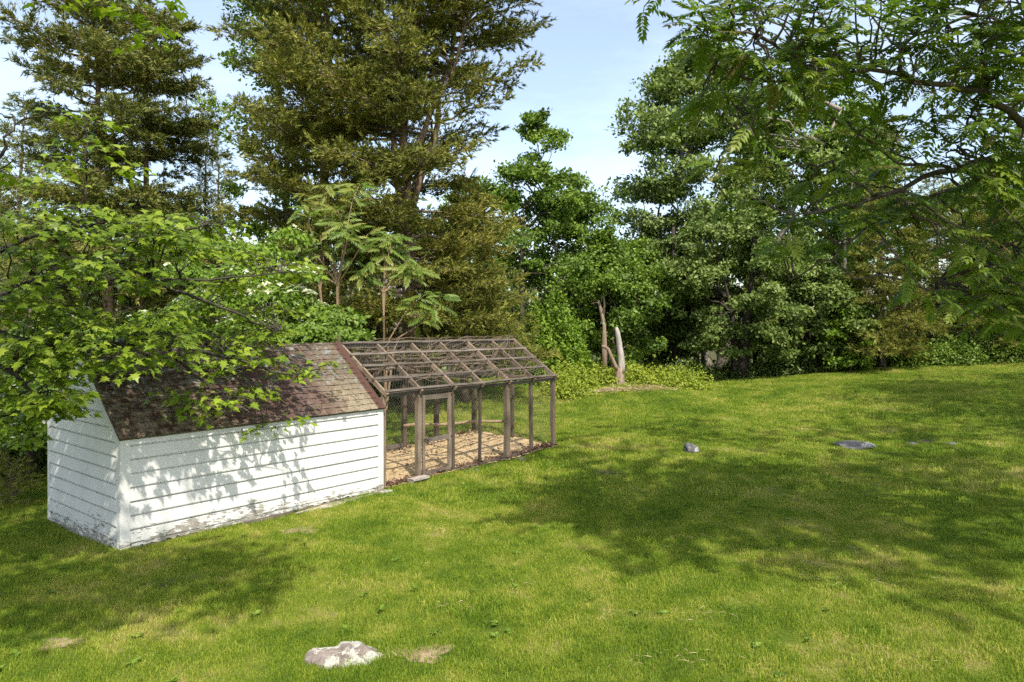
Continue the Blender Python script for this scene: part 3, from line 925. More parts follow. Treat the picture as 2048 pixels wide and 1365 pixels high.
def curve(p0, p1, n, sag=0.0, wob=0.0, rng=RNG):
    t = np.linspace(0, 1, n)[:, None]
    p = np.asarray(p0) * (1 - t) + np.asarray(p1) * t
    L = np.linalg.norm(np.asarray(p1) - np.asarray(p0))
    p[:, 2] += (sag * L * 4 * t * (1 - t))[:, 0]
    if wob: p[1:-1] += rng.normal(0, wob * L, (n - 2, 3))
    return p

def leaves_at(rng, pos, outward, L, up=.7, tone=0.0, out=.45, rand=.6, lv=LEAF_V, lf=LEAF_F, droop=.3):
    n = len(pos)
    nn = norm(np.array([.14, -.36, 1.0]) * up + outward * out + rng.randn(n, 3) * rand)     # leaves turn to the light
    ax = norm(rng.randn(n, 3) + outward * .7 + np.array([0, 0, -droop]))
    v, f = stamp(lv, lf, pos, frames(ax, nn), L * rng.uniform(.65, 1.25, n))
    return v, f, np.repeat(np.clip(rng.normal(.45, .2, n) + tone, 0, 1), len(lv))

def broadleaf(name, label, base, H, R, lo, seed, n_clump=120, n_leaf=30000, L=.16, leaf='green', bark='bark', clump=.9, lean=(0, 0),
              tr=.18, prof=None, group=None, cat="tree", sq=.62, stems=1, offs=(0, 0), fill=.35, limbs=12, tall=.82, up=.7, extra=None):
    """tree as trunk with limbs and a crown of leaves gathered in clumps; lo = where the crown begins (fraction of H)"""
    rng = np.random.RandomState(seed)
    base = np.array([base[0], base[1], float(gz(base[0], base[1])) - .05])
    T = thing(name, label, cat, tuple(base), 0, group)
    prof = prof or (lambda t: np.sin(np.pi * np.clip(t * .9 + .08, 0, 1)) ** .65)
    t = rng.rand(n_clump) ** .9; th = rng.rand(n_clump) * 2 * math.pi
    ph = rng.uniform(0, 6, 4)
    lump = 1 + .22 * np.sin(3 * th + ph[0] + 4 * t) + .16 * np.sin(5 * th - 7 * t + ph[1]) + .10 * rng.randn(n_clump)
    lump = np.clip(lump, .6, 1.24)
    rad = R * prof(t) * lump * (fill + (1 - fill) * np.sqrt(rng.rand(n_clump)))
    zc = H * (lo + (1 - lo) * t)
    cx = np.stack([np.cos(th) * rad, np.sin(th) * rad, zc], -1)
    cx[:, 0] += lean[0] * zc + offs[0] * t; cx[:, 1] += lean[1] * zc + offs[1] * t
    # woody skeleton
    mbt = MB()
    trunks = []
    for s in range(stems):
        n = 9; tt = np.linspace(0, 1, n)
        off = rng.normal(0, .35 * R * (stems > 1), 2)
        hp = H * tall * (1 if s == 0 else rng.uniform(.6, .95))
        p = np.stack([lean[0] * tt * hp + off[0] * tt, lean[1] * tt * hp + off[1] * tt, tt * hp], -1)
        p[1:, :2] += np.cumsum(rng.normal(0, .012 * H, (n - 1, 2)), 0) * .6
        r = tr * (1 - .85 * tt) * (1 if s == 0 else .7); r[0] *= 1.35
        trunks.append(p); tube(mbt, p, r, 8, rough=.08)
    allp = np.concatenate([p[2:] for p in trunks])
    order = np.argsort(np.linalg.norm(cx[:, :2], axis=1))
    prim = rng.choice(n_clump, min(limbs, n_clump), replace=False)
    nodes = [allp]
    mbl = MB()
    for i in prim:
        c = cx[i]; d = np.linalg.norm(allp - c, axis=1) + 1.6 * np.maximum(allp[:, 2] - c[2] + .25 * np.linalg.norm(c[:2]), 0)
        a = allp[np.argmin(d)]
        p = curve(a, c, 7, .06, .03, rng); Lb = np.linalg.norm(c - a)
        tube(mbl, p, np.linspace(min(tr * .45, .03 + .022 * Lb), .012, 7), 6, False)
        nodes.append(p[2:])
    nod = np.concatenate(nodes)
    for i in range(n_clump):
        if i in prim: continue
        c = cx[i]; d = np.linalg.norm(nod - c, axis=1) + .8 * np.maximum(nod[:, 2] - c[2], 0)
        a = nod[np.argmin(d)]
        tube(mbl, curve(a, c, 5, .05, .04, rng), np.linspace(.028, .006, 5) * min(1.3, .5 + tr * 3), 4, False)
    obj("trunk", mbt.mesh("trunk", M[bark], True), T)
    o = obj("limbs", mbl.mesh("limbs", M[bark], True), T); o["kind"] = "stuff"
    # leaves: each clump is a few sprays of leaves
    per = max(1, int(n_leaf / n_clump / 7))
    ns = n_clump * 7
    ci = np.repeat(np.arange(n_clump), 7)
    cs = clump * rng.uniform(.6, 1.25, n_clump)
    dirs = rnd_dir(rng, ns); dirs[:, 2] = dirs[:, 2] * .9 + .12
    sp = cx[ci] + dirs * (cs[ci] * rng.rand(ns) ** .45)[:, None] * np.array([1, 1, sq])
    li = np.repeat(np.arange(ns), per)
    g = rng.randn(len(li), 3) * (cs[ci[li]] * .25)[:, None] * np.array([1, 1, .55])
    pos = sp[li] + g
    outw = norm(pos - np.array([lean[0] * H * .6, lean[1] * H * .6, H * (lo + .3 * (1 - lo))]) + dirs[li])
    tone = rng.normal(0, .10) + rng.normal(0, .14, n_clump)[ci[li]] + rng.normal(0, .08, ns)[li]      # shoots differ in age and tone
    v, f, tn = leaves_at(rng, pos, outw, L, up=up, tone=tone)
    c = obj("crown", mesh("crown", v, f, M[leaf], False, {"tint": tn}), T); c["kind"] = "stuff"
    if extra: extra(T, pos, rng)
    return T

def tuft(rng, k, L, w, spread=.6):
    """small plume of k slivers along +y"""
    vs = []; fs = []
    for i in range(k):
        y0 = rng.uniform(0, .75); d = norm(np.array([rng.normal(0, spread), 1.0, rng.normal(0, spread * .8)]))
        s = norm(np.cross(d, rng.randn(3))); l = L * rng.uniform(.6, 1.2); o = np.array([rng.normal(0, .05), y0, rng.normal(0, .04)])
        b = len(vs); vs += [o - s * w / 2, o + s * w * .5 + d * l * .2, o + d * l]; fs.append([b, b + 1, b + 2])
    return np.array(vs), [np.array(fs)]

def conifer(name, label, base, H, R, lo, seed, n_br=90, prof=None, e0=.15, e1=.25, tufts=7000, tl=.34, k=9, leaf='cedar', bark='cedar_bark', tr=.2,
            lean=(0, 0), fork=None, group=None, flat=.35, start=.30, sliver=(.52, .095), gaps=0.0, zmin=None):
    """evergreen: branches off a trunk, each with side shoots carrying plumes of foliage"""
    rng = np.random.RandomState(seed)
    base = np.array([base[0], base[1], float(gz(base[0], base[1])) - .05])
    T = thing(name, label, "tree", tuple(base), 0, group)
    prof = prof or (lambda t: (1 - t) ** .8)
    mbt, mbb = MB(), MB()
    n = 14; tt = np.linspace(0, 1, n)
    axis = np.stack([lean[0] * tt * H, lean[1] * tt * H, tt * H], -1)
    axis[1:, :2] += np.cumsum(rng.normal(0, .009 * H, (n - 1, 2)), 0) * .5
    r = tr * (1 - .93 * tt); r[0] *= 1.3
    tube(mbt, axis, r, 9, rough=.1)
    axes = [(axis, 1.0, 0.0)]
    for (h0, dx, dy, hh) in (fork or []):
        i0 = int(h0 * (n - 1)); p0 = axis[i0]
        p1 = np.array([p0[0] + dx, p0[1] + dy, hh]); p = curve(p0, p1, 9, -.04, .012, rng)
        tube(mbt, p, np.linspace(r[i0] * .8, .02, 9), 7, rough=.1); axes.append((p, .75, h0))
    pos = []; dr = []
    for b in range(n_br):
        ax, sc, h0 = axes[0] if (len(axes) == 1 or rng.rand() < .62) else axes[rng.randint(1, len(axes))]
        u = lo + (1 - lo) * ((b + rng.rand()) / n_br) if h0 == 0 else rng.uniform(.12, 1)
        u = min(u, .995)
        fi = u * (len(ax) - 1); i = int(fi); o = ax[i] + (ax[min(i + 1, len(ax) - 1)] - ax[i]) * (fi - i)
        hz = o[2] / H
        if gaps and rng.rand() < gaps * .5 and math.sin(hz * 40 + seed) > .2: continue
        L = R * sc * float(prof(np.clip((hz - lo) / (1 - lo), 0, 1))) * rng.uniform(.55, 1.15)
        if L < .15: L = .15
        az = b * 2.399 + rng.normal(0, .5)
        el = e0 + (e1 - e0) * hz + rng.normal(0, .12)
        d = np.array([math.cos(az) * math.cos(el), math.sin(az) * math.cos(el), math.sin(el)])
        p = curve(o, o + d * L, 7, rng.uniform(-.06, .05), .025, rng)
        tube(mbb, p, np.linspace(min(.014 + .012 * L, tr * .4), .004, 7), 5, False)
        seg = np.linalg.norm(np.diff(p, axis=0), axis=1).sum()
        ns = max(3, int(seg * 10.5))
        for q in range(ns):
            w = start + (1 - start) * (q + rng.rand()) / ns
            fi = w * 6; i = min(int(fi), 5); a = p[i] + (p[i + 1] - p[i]) * (fi - i)
            side = 1 if q % 2 else -1
            lat = norm(np.cross(d, [0, 0, 1])) * side
            sd = norm(d * .75 + lat * rng.uniform(.5, 1.1) + np.array([0, 0, rng.normal(.05, flat)]))
            sl = min(.28 * L + .2, 1.1) * (1.25 - w) * rng.uniform(.6, 1.2)
            m = max(2, int(sl / .13))
            e = a + sd * sl
            if rng.rand() < .5: tube(mbb, [a, (a + e) / 2 + [0, 0, .02], e], [.006, .004, .002], 3, False)
            tp = np.linspace(.15, 1, m)
            pos.append(a + tp[:, None] * sd * sl + rng.normal(0, .04, (m, 3)))
            dr.append(norm(np.repeat(sd[None], m, 0) + rng.normal(0, .45, (m, 3)) + np.array([0, 0, .12])))
        pos.append(p[-2:]); dr.append(np.repeat(d[None], 2, 0))
    pos = np.concatenate(pos); dr = np.concatenate(dr)
    if len(pos) > tufts:
        ix = rng.choice(len(pos), tufts, replace=False); pos, dr = pos[ix], dr[ix]
    nv = 4; V, F, A = [], [], []; off = 0
    grp = rng.randint(0, nv, len(pos))
    for g in range(nv):
        tv, tf = tuft(rng, k, sliver[0], sliver[1]); ix = np.where(grp == g)[0]
        v, f = stamp(tv, tf, pos[ix], frames(dr[ix], rng.randn(len(ix), 3) * .6 + [0, 0, 1]), tl * rng.uniform(.6, 1.3, len(ix)))
        V.append(v); F.append(f[0] + off); off += len(v)
        A.append(np.repeat(np.clip(rng.normal(.45, .22, len(ix)), 0, 1), len(tv)))
    obj("trunk", mbt.mesh("trunk", M[bark], True), T)
    o = obj("branches", mbb.mesh("branches", M['twig'], True), T); o["kind"] = "stuff"
    c = obj("crown", mesh("crown", np.concatenate(V), [np.concatenate(F)], M[leaf], False, {"tint": np.concatenate(A)}), T); c["kind"] = "stuff"
    return T

def mound(name, label, pts, n_leaf, L, leaf, seed, H, kind=None, cat="bush", up=.5, jit=.25, stems=30, stem_mat='bark', group=None):
    """bush or patch: leaves over lumpy domes; pts = (x, y, radius, height)"""
    rng = np.random.RandomState(seed)
    b = pts[0]; base = np.array([b[0], b[1], float(gz(b[0], b[1]))])
    T = thing(name, label, cat, tuple(base), 0, group)
    if kind: T["kind"] = kind
    P, O = [], []
    area = np.array([p[2] * (p[2] + p[3]) for p in pts]); area = area / area.sum()
    mbs = MB()
    for (x, y, r, h), a in zip(pts, area):
        n = int(n_leaf * a); g = float(gz(x, y))
        d = rnd_dir(rng, n); d[:, 2] = np.abs(d[:, 2])
        ph = rng.uniform(0, 6, 6)
        lump = 1 + .18 * np.sin(d[:, 0] * 5 + ph[0]) * np.sin(d[:, 1] * 5 + ph[1]) + .14 * np.sin(d[:, 2] * 9 + d[:, 0] * 7 + ph[2]) + .08 * np.sin(d[:, 1] * 17 + d[:, 2] * 13 + ph[3])
        rr_ = lump * (1 - jit * rng.rand(n) ** 1.5 * 1.6)
        p = np.stack([x + d[:, 0] * r * rr_, y + d[:, 1] * r * rr_, g + d[:, 2] * h * rr_], -1)
        P.append(p - base); O.append(d)
        for s in range(max(2, int(stems * a))):
            e = p[rng.randint(n)]; tube(mbs, curve([x + rng.normal(0, r * .2), y + rng.normal(0, r * .2), g - .05] - base, e - base, 5, .05, .04, rng), np.linspace(.02, .005, 5), 4, False)
    P = np.concatenate(P); O = np.concatenate(O)
    v, f, tn = leaves_at(rng, P, O, L, up=up, out=.8, rand=.6)
    c = obj("foliage", mesh("foliage", v, f, M[leaf], False, {"tint": tn}), T); c["kind"] = "stuff"
    o = obj("stems", mbs.mesh("stems", M[stem_mat], True), T); o["kind"] = "stuff"
    return T

# ------------------------------------------------------------------ trees behind, from the left
def XY(px, d): return ((px - 1024) / FPX * d, d)
openp = lambda t: np.where(t < .25, .75 + t, 1.0 - .15 * (t - .25)) * np.where(t > .8, 1 - (t - .8) * 3.2, 1)
conifer("cedar_tree", "tall open red cedar at far left with layered sparse branches against the sky", XY(205, 24), 15.2, 3.3, .12, 101, 120, openp, -.02, .25, 9000, .36, 17, 'cedar_grey', tr=.21, lean=(-.035, 0), flat=.12, start=.24, gaps=.4, sliver=(.46, .11))
conifer("cedar_tree", "tall narrow red cedar leaning right, beside the layered one", XY(262, 25), 14.6, 2.4, .12, 102, 85, openp, .0, .3, 5600, .36, 18, 'cedar_grey', tr=.17, lean=(.05, 0), flat=.12, start=.26, gaps=.5, sliver=(.46, .11))
conifer("cedar_tree", "low full cedar at the left edge of the picture", XY(40, 27), 10.9, 3.0, .05, 103, 90, None, .05, .3, 5600, .38, 10, 'cedar_grey', tr=.16, start=.2, sliver=(.46, .11))
conifer("cedar_tree", "young pointed cedar in the gap between the tall cedars", XY(408, 29), 11.6, 2.0, .1, 104, 80, lambda t: (1 - t) ** .9, .2, .5, 4200, .34, 9, 'cedar_grey', tr=.11, start=.2)
conifer("cedar_tree", "slim pointed cedar just right of the young one", XY(438, 30), 11.5, 1.8, .1, 105, 70, lambda t: (1 - t) ** .9, .2, .5, 3600, .34, 9, 'cedar_grey', tr=.1, start=.2)
fullp = lambda t: np.where(t < .3, .70 + t, 1.0) * np.where(t > .45, 1 - (t - .45) * .75, 1)
conifer("cedar_tree", "broad dense olive cedar behind the shed", XY(640, 22.6), 15.6, 3.7, .05, 106, 135, fullp, .0, .5, 15000, .33, 16, 'cedar', tr=.24, start=.22, flat=.18, gaps=.3, sliver=(.46, .105))
conifer("cedar_tree", "great forked red cedar rising behind the wire run", XY(826, 21.6), 15.0, 3.7, .115, 107, 195, lambda t: np.where(t < .3, .72 + t * .9, 1.0) * np.where(t > .5, 1 - (t - .5) * .5, 1), -.05, .35, 16500, .34, 16, 'cedar', tr=.25, sliver=(.46, .105), flat=.18, fork=[(.42, 1.8, .3, 14.2), (.36, -.8, .2, 13.6), (.5, 2.4, -.3, 13.0)], start=.25, gaps=.5)
conifer("cedar_tree", "low spreading cedar filling under the great forked one", XY(930, 23.0), 7.2, 2.7, .16, 108, 90, None, .0, .3, 5200, .34, 15, 'cedar', tr=.14, start=.2)
broadleaf("leafy_tree", "green leafy tree showing between and above the cedars", XY(585, 26.5), 17, 2.3, .28, 109, 80, 20000, .17, 'green', 'grey_bark', .8, tr=.2)

# maple wood in the middle distance
broadleaf("leafy_tree", "dim green tree filling the gap right of the great forked cedar", XY(955, 34), 9.5, 2.8, .12, 110, 80, 18000, .18, 'green', 'bark', .9, tr=.15)
broadleaf("leafy_tree", "round green tree behind the end of the wire run", XY(1045, 30), 8.6, 3.3, .12, 111, 64, 24000, .16, 'green', 'bark', .80, tr=.17)
broadleaf("leaning_tree", "thin leaning tree with a leafy top against the sky", XY(1165, 31), 11.2, 1.3, .62, 112, 28, 8000, .17, 'green', 'grey_bark', .55, lean=(-.175, 0), tr=.10, tall=.95, limbs=8)
broadleaf("leafy_tree", "pointed bright green tree left of the open sky gap", XY(1160, 32), 8.3, 2.7, .15, 113, 66, 24000, .16, 'green', 'bark', .72, tr=.16, prof=lambda t: (1 - t) ** .55 * np.minimum(1, .5 + t * 3))
broadleaf("leafy_tree", "dark green tree under the open sky gap", XY(1265, 35), 6.6, 3.1, .10, 114, 66, 24000, .17, 'green', 'bark', .8, tr=.16)
broadleaf("leafy_tree", "shady small maple behind the forked stump", XY(1225, 31), 5.6, 2.5, .12, 115, 54, 19000, .16, 'green', 'bark', .75, tr=.12)
broadleaf("leafy_tree", "dark narrow tree left of the big round maple", XY(1335, 36), 10.0, 2.6, .15, 116, 100, 24000, .18, 'deep', 'bark', .8, tr=.18)
broadleaf("tall_tree", "tallest spreading tree right of the sky gap", XY(1425, 38), 17.0, 4.7, .22, 117, 170, 50000, .225, 'silver', 'grey_bark', .95, tr=.28, offs=(-.6, 0), limbs=18, stems=2, fill=.45)
broadleaf("tall_tree", "tall airy tree behind the big round maple", XY(1600, 41), 17.0, 4.6, .25, 118, 130, 34000, .25, 'green', 'grey_bark', .95, tr=.28, limbs=18, stems=2)
broadleaf("maple_tree", "big round-headed dark maple standing at the edge of the lawn", XY(1478, 31.5), 7.3, 3.3, .17, 119, 150, 46000, .16, 'silver', 'dark_bark', .58, tr=.30, limbs=16, prof=lambda t: np.sin(np.pi * np.clip(t * .82 + .16, 0, 1)) ** .55, stems=2)
broadleaf("maple_tree", "smaller dark maple tucked against the big round one", XY(1615, 32), 5.0, 2.6, .16, 120, 110, 30000, .16, 'silver', 'dark_bark', .6, tr=.16)
broadleaf("pale_tree", "tall cream-green tree half hidden behind the hanging branches", XY(1745, 44), 15.0, 3.2, .35, 121, 80, 17000, .27, 'pale', 'grey_bark', .9, tr=.22)
broadleaf("slender_tree", "slender tree with bare leaning trunk behind the hemlock", XY(1690, 36), 12.5, 1.9, .62, 122, 40, 8000, .18, 'green', 'grey_bark', .7, tr=.14, lean=(.03, 0), tall=.9)
hemp = lambda t: (1 - t) ** .7 * np.minimum(1, .75 + t * 2)
conifer("hemlock_tree", "yellowish drooping hemlock with a bare upper trunk", XY(1765, 30.5), 8.0, 2.6, .10, 123, 105, hemp, -.12, .1, 7600, .34, 15, 'hemlock', 'dark_bark', tr=.15, start=.25, flat=.1)
conifer("hemlock_tree", "dense hemlock at the right edge beyond the hill", XY(2000, 31), 8.6, 3.0, .08, 124, 110, hemp, -.12, .1, 8200, .34, 15, 'hemlock', 'dark_bark', tr=.17, start=.22, flat=.1)
conifer("hemlock_tree", "dark hemlock standing between the two yellowish ones", XY(1885, 35), 9.4, 2.6, .10, 125, 95, hemp, -.10, .15, 6200, .36, 10, 'cedar_grey', 'dark_bark', tr=.15, start=.22, flat=.1)
broadleaf("sapling", "bright green sapling in front of the dark maples", XY(1700, 30.2), 2.6, 1.15, .10, 126, 30, 6500, .14, 'bright', 'bark', .4, tr=.04, stems=2)
broadleaf("tall_tree", "dim tall tree at far right behind the hanging branches", XY(2080, 40), 13.0, 4.0, .25, 127, 90, 13000, .25, 'deep', 'grey_bark', .95, tr=.24)
broadleaf("tall_tree", "hazy tree far behind the right-hand hemlocks", XY(1930, 46), 12.0, 4.2, .2, 128, 90, 12000, .28, 'green', 'grey_bark', 1.0, tr=.2)
broadleaf("leafy_tree", "shadowy tree behind the left cedars", XY(330, 34), 8.5, 4.0, .1, 129, 90, 11000, .2, 'deep', 'bark', 1.0, tr=.2)
broadleaf("leafy_tree", "shadowy tree low behind the leftmost cedar", XY(60, 34), 8.0, 4.5, .1, 130, 90, 11000, .2, 'deep', 'bark', 1.0, tr=.2)

broadleaf("leafy_tree", "dark leafy tree on the lawn at the extreme right edge", (17.0, 17.8), 10.5, 4.6, .30, 131, 110, 11000, .2, 'green', 'bark', 1.0, tr=.24)
# slim trunks standing in the wood
rt2 = np.random.RandomState(77)
for i, (px, d, h, r, lean, lab) in enumerate(((1300, 37, 6.5, .07, -.03, "thin dark trunk in the wood behind the forked stump"), (1352, 34, 7.5, .13, .0, "straight grey-brown trunk left of the big round maple"),
        (1508, 35, 5, .12, .01, "dark trunk close behind the big round maple"), (1524, 36, 5, .07, .03, "thinnest dark trunk behind the big round maple"), (1590, 35, 5, .09, -.02, "dark trunk under the smaller maple"),
        (1868, 33, 5, .12, .0, "dark trunk between the hemlocks"))):
    x, y = XY(px, d); g = float(gz(x, y)) - .1
    mb = MB(); t = np.linspace(0, 1, 8); p = np.stack([lean * h * t + np.cumsum(rt2.normal(0, .03, 8)), 0 * t, t * h], -1)
    tube(mb, p, r * (1.15 - .6 * t), 8, rough=.08)
    for k in range(5):
        a = p[rt2.randint(2, 7)]; e = a + np.array([rt2.normal(0, .7), rt2.normal(0, .5), rt2.uniform(.1, .7)])
        tube(mb, curve(a, e, 4, .05, .03, rt2), np.linspace(r * .3, .006, 4), 4, False)
    o = obj("tree_trunk", mb.mesh("tree_trunk", M['dark_bark'], True), label=lab, cat="tree trunk", loc=(x, y, g), group="slim trunks in the wood")

# bare dead crown poking up in the gap
x, y = XY(1230, 48); mb = MB(); g = float(gz(x, y))
for k in range(16):
    a = rt2.uniform(-.22, .22); b = rt2.uniform(-.2, .2); h0 = 7.2 + rt2.rand() * .9; L = rt2.uniform(1.0, 2.0)
    tube(mb, curve([0, 0, h0], [a * L * 1.2, b * L, h0 + L], 5, 0, .02, rt2), np.linspace(.03, .006, 5), 4, False)
tube(mb, [[0, 0, 0], [.05, 0, 4], [0, 0, 8.4]], [.12, .09, .03], 6)
obj("bare_tree", mb.mesh("bare_tree", M['grey_bark'], True), label="bare grey twiggy treetop in the open sky gap", cat="tree", loc=(x, y, g))

# far wood that closes the view
def far_wood():
    rng = np.random.RandomState(88); n = 400
    a = rng.uniform(-44, 44, n); d = rng.uniform(50, 66, n)
    hmax = np.where(a < 0, 10.5, np.where(a < 13, 7.5, 5.6))
    cx = np.stack([np.tan(np.radians(a)) * d, d, rng.uniform(-.6, 1, n) * hmax], -1)
    per = 110; ci = np.repeat(np.arange(n), per)
    p = cx[ci] + rnd_dir(rng, n * per) * (rng.uniform(1.6, 3.0, n)[ci] * rng.rand(n * per) ** .4)[:, None] * [1, 1, .75]
    v, f, tn = leaves_at(rng, p, norm(p - cx[ci]), .60)
    T = thing("far_wood", "dim green wood closing the view beyond the nearer trees", "wood"); T["kind"] = "stuff"
    o = obj("foliage", mesh("far_foliage", v, f, M['deep'], False, {"tint": tn}), T); o["kind"] = "stuff"
    mb = MB()
    for k in range(70):
        aa = math.radians(rng.uniform(-42, 42)); dd = rng.uniform(38, 56); x = math.tan(aa) * dd; g = float(gz(x, dd))
        tube(mb, [[x, dd, g - .2], [x + rng.normal(0, .2), dd, g + 4], [x + rng.normal(0, .4), dd, g + 8]], [.16, .12, .05], 6, False)
    o = obj("trunks", mb.mesh("far_trunks", M['bark'], True), T); o["kind"] = "stuff"
far_wood()
# ------------------------------------------------------------------ undergrowth at the wood's edge
def edge_pts(px0, px1, n, d, r, h, seed, dj=1.0):
    q = np.random.RandomState(seed); out = []
    for i in range(n):
        px = px0 + (px1 - px0) * (i + q.rand()) / n; dd = d + q.uniform(-dj, dj); x, y = XY(px, dd)
        out.append((x, y, r * q.uniform(.6, 1.3), h * q.uniform(.6, 1.25)))
    return out
mound("vine_mound", "bright green vine smothering a tall stump at the wood's edge", [(*XY(1112, 27.0), 1.15, 3.3), (*XY(1085, 27.4), 1.0, 2.5), (*XY(1140, 26.6), .8, 2.1), (*XY(1060, 26.8), .9, 1.8)], 15000, .135, 'bright', 201, 3, up=.4)
mound("weed_patch", "yellow-green weeds growing thick round the forked stump", edge_pts(1095, 1170, 12, 24.6, .6, .75, 212, 1.0) + edge_pts(1150, 1390, 26, 27.0, .7, .62, 202, .7), 22000, .10, 'weed', 202, 1, kind="stuff", cat="weeds", up=.9, jit=.5)
mound("undergrowth", "dark leafy undergrowth along the wood's edge under the big maple", edge_pts(1340, 1720, 22, 31.5, .8, .8, 203, .9), 15000, .13, 'deep', 203, 1, kind="stuff", cat="undergrowth")
mound("undergrowth", "green brambles along the hill's crest at far right", edge_pts(1800, 2090, 22, 30.8, .8, 1.05, 204, .7), 17000, .12, 'green', 204, 1, kind="stuff", cat="undergrowth")
mound("undergrowth", "mixed brush under the hemlocks at the lawn's edge", edge_pts(1660, 1900, 14, 31.8, .8, .9, 205, .8), 10000, .13, 'green', 205, 1, kind="stuff", cat="undergrowth")
mound("undergrowth", "shadowed brush under the cedars behind the run", edge_pts(300, 840, 16, 23.5, 1.0, 1.2, 206, .8), 11000, .13, 'deep', 206, 1, kind="stuff", cat="undergrowth")
mound("bush", "dusky bush below the dark hemlock at the crest", [(*XY(1960, 31.2), 1.3, 1.7), (*XY(2040, 31), 1.2, 1.6)], 7000, .12, 'pale', 207, 1)
mound("bush", "dark leafy bush behind the shed's left corner", [(*XY(40, 15.0), 1.3, 2.3), (*XY(-60, 14.4), 1.2, 2.4), (*XY(105, 16), 1.1, 2.0)], 11000, .12, 'deep', 208, 2)
# low fern-like juniper by the left edge
conifer("juniper", "small feathery juniper on the grass at the left edge", XY(22, 12.4), .75, .5, .05, 209, 26, None, .3, .7, 420, .16, 9, 'hemlock', tr=.02, start=.15)
# elder-like spray inside the netting next to the shed
mound("shrub", "small leafy shrub pressed against the netting behind the shed", [(s2w(4.75, SW + .55)[0], s2w(4.75, SW + .55)[1], .5, 1.25), (s2w(5.1, SW + .8)[0], s2w(5.1, SW + .8)[1], .45, .9)], 2400, .10, 'green', 210, 1)

# dogwood behind the shed: tiers of leaves with white bracts
def dogwood(name, label, base, tiers, seed, n_leaf, blossoms, L=.115):
    rng = np.random.RandomState(seed)
    b = np.array([base[0], base[1], float(gz(*base))])
    T = thing(name, label, "tree", tuple(b)); mb = MB()
    tube(mb, [[0, 0, -.1], [.05, 0, 1.0], [-.05, .1, 2.2], [0, 0, 3.4]], [.08, .07, .05, .02], 8, rough=.1)
    P, O = [], []; tops = []
    for (px, py, d, r) in tiers:
        c = at(px, py, d) - b
        a = np.array([0, 0, max(.5, min(c[2] - .5, 3.0))]); tube(mb, curve(a, c, 6, .05, .03, rng), np.linspace(.03, .008, 6), 5, False)
        n = int(n_leaf * r * r)
        rad = r * np.sqrt(rng.rand(n)); th = rng.rand(n) * 6.283
        p = c + np.stack([np.cos(th) * rad, np.sin(th) * rad, .12 * r - .35 * rad * rad / r + rng.normal(0, .06, n)], -1)
        P.append(p); O.append(norm(np.stack([np.cos(th), np.sin(th), np.full(n, -.4)], -1)))
        tops.append((c, r))
    P = np.concatenate(P); O = np.concatenate(O)
    v, f, tn = leaves_at(rng, P, O, L, up=1.0, out=.5, rand=.35, droop=.5)
    c = obj("crown", mesh("crown", v, f, M['bright' if blossoms else 'green'], False, {"tint": tn * .75}), T); c["kind"] = "stuff"
    obj("trunk", mb.mesh("trunk", M['bark'], True), T)
    if blossoms:
        fv = np.concatenate([np.array([[0, 0, 0], [.22, .3, .05], [0, .62, .02], [-.22, .3, .05]]) @ np.array([[math.cos(a), math.sin(a), 0], [-math.sin(a), math.cos(a), 0], [0, 0, 1]]) for a in (0, 1.571, 3.142, 4.712)])
        ff = np.arange(16).reshape(4, 4)
        pos = []
        for (c_, r), m in zip(tops, blossoms):
            rad = r * np.sqrt(rng.rand(m)); th = rng.rand(m) * 6.283
            pos.append(c_ + np.stack([np.cos(th) * rad, np.sin(th) * rad, .15 * r - .35 * rad * rad / r + .07 + rng.rand(m) * .06], -1))
        pos = np.concatenate(pos); n = len(pos)
        v, f = stamp(fv, [ff], pos, frames(rng.randn(n, 3) * [1, 1, .1], rng.randn(n, 3) * .3 + [0, -.35, 1]), rng.uniform(.10, .135, n))
        o = obj("blossoms", mesh("blossoms", v, f, M['blossom'], False, {"tint": np.repeat(rng.rand(n), 16)}), T); o["kind"] = "stuff"
    return T
dogwood("dogwood_tree", "dogwood flecked with white blossom behind the shed", XY(560, 16.4),
        [(600, 545, 15.6, .55), (560, 585, 15.4, .75), (480, 545, 15.8, .8), (430, 600, 15.6, .9), (520, 640, 15.4, .9), (600, 610, 15.6, .6), (380, 540, 16, .8), (330, 640, 15.4, 1.0), (440, 490, 16.2, .7), (520, 500, 16.2, .7), (580, 470, 16.4, .5), (230, 680, 15, 1.0), (120, 650, 15, 1.0)],
        301, 1150, [100, 100, 24, 30, 50, 80, 14, 20, 14, 12, 6, 24, 18])
dogwood("dogwood_tree", "low green dogwood with drooping leaves at the shed's ridge end", XY(650, 15.7),
        [(640, 655, 15.2, .75), (610, 690, 15.0, .7), (680, 630, 15.4, .55), (690, 665, 15.0, .55), (630, 620, 15.6, .6), (575, 660, 15.2, .7)], 302, 1500, None)
dogwood("dogwood_tree", "dim dogwood behind the gable at the left edge", XY(60, 14.0),
        [(30, 800, 13.4, .9), (80, 860, 13.2, .7), (40, 730, 13.6, .9), (-30, 850, 13, .8), (110, 770, 13.6, .7)], 303, 900, [30, 25, 12, 12, 16])

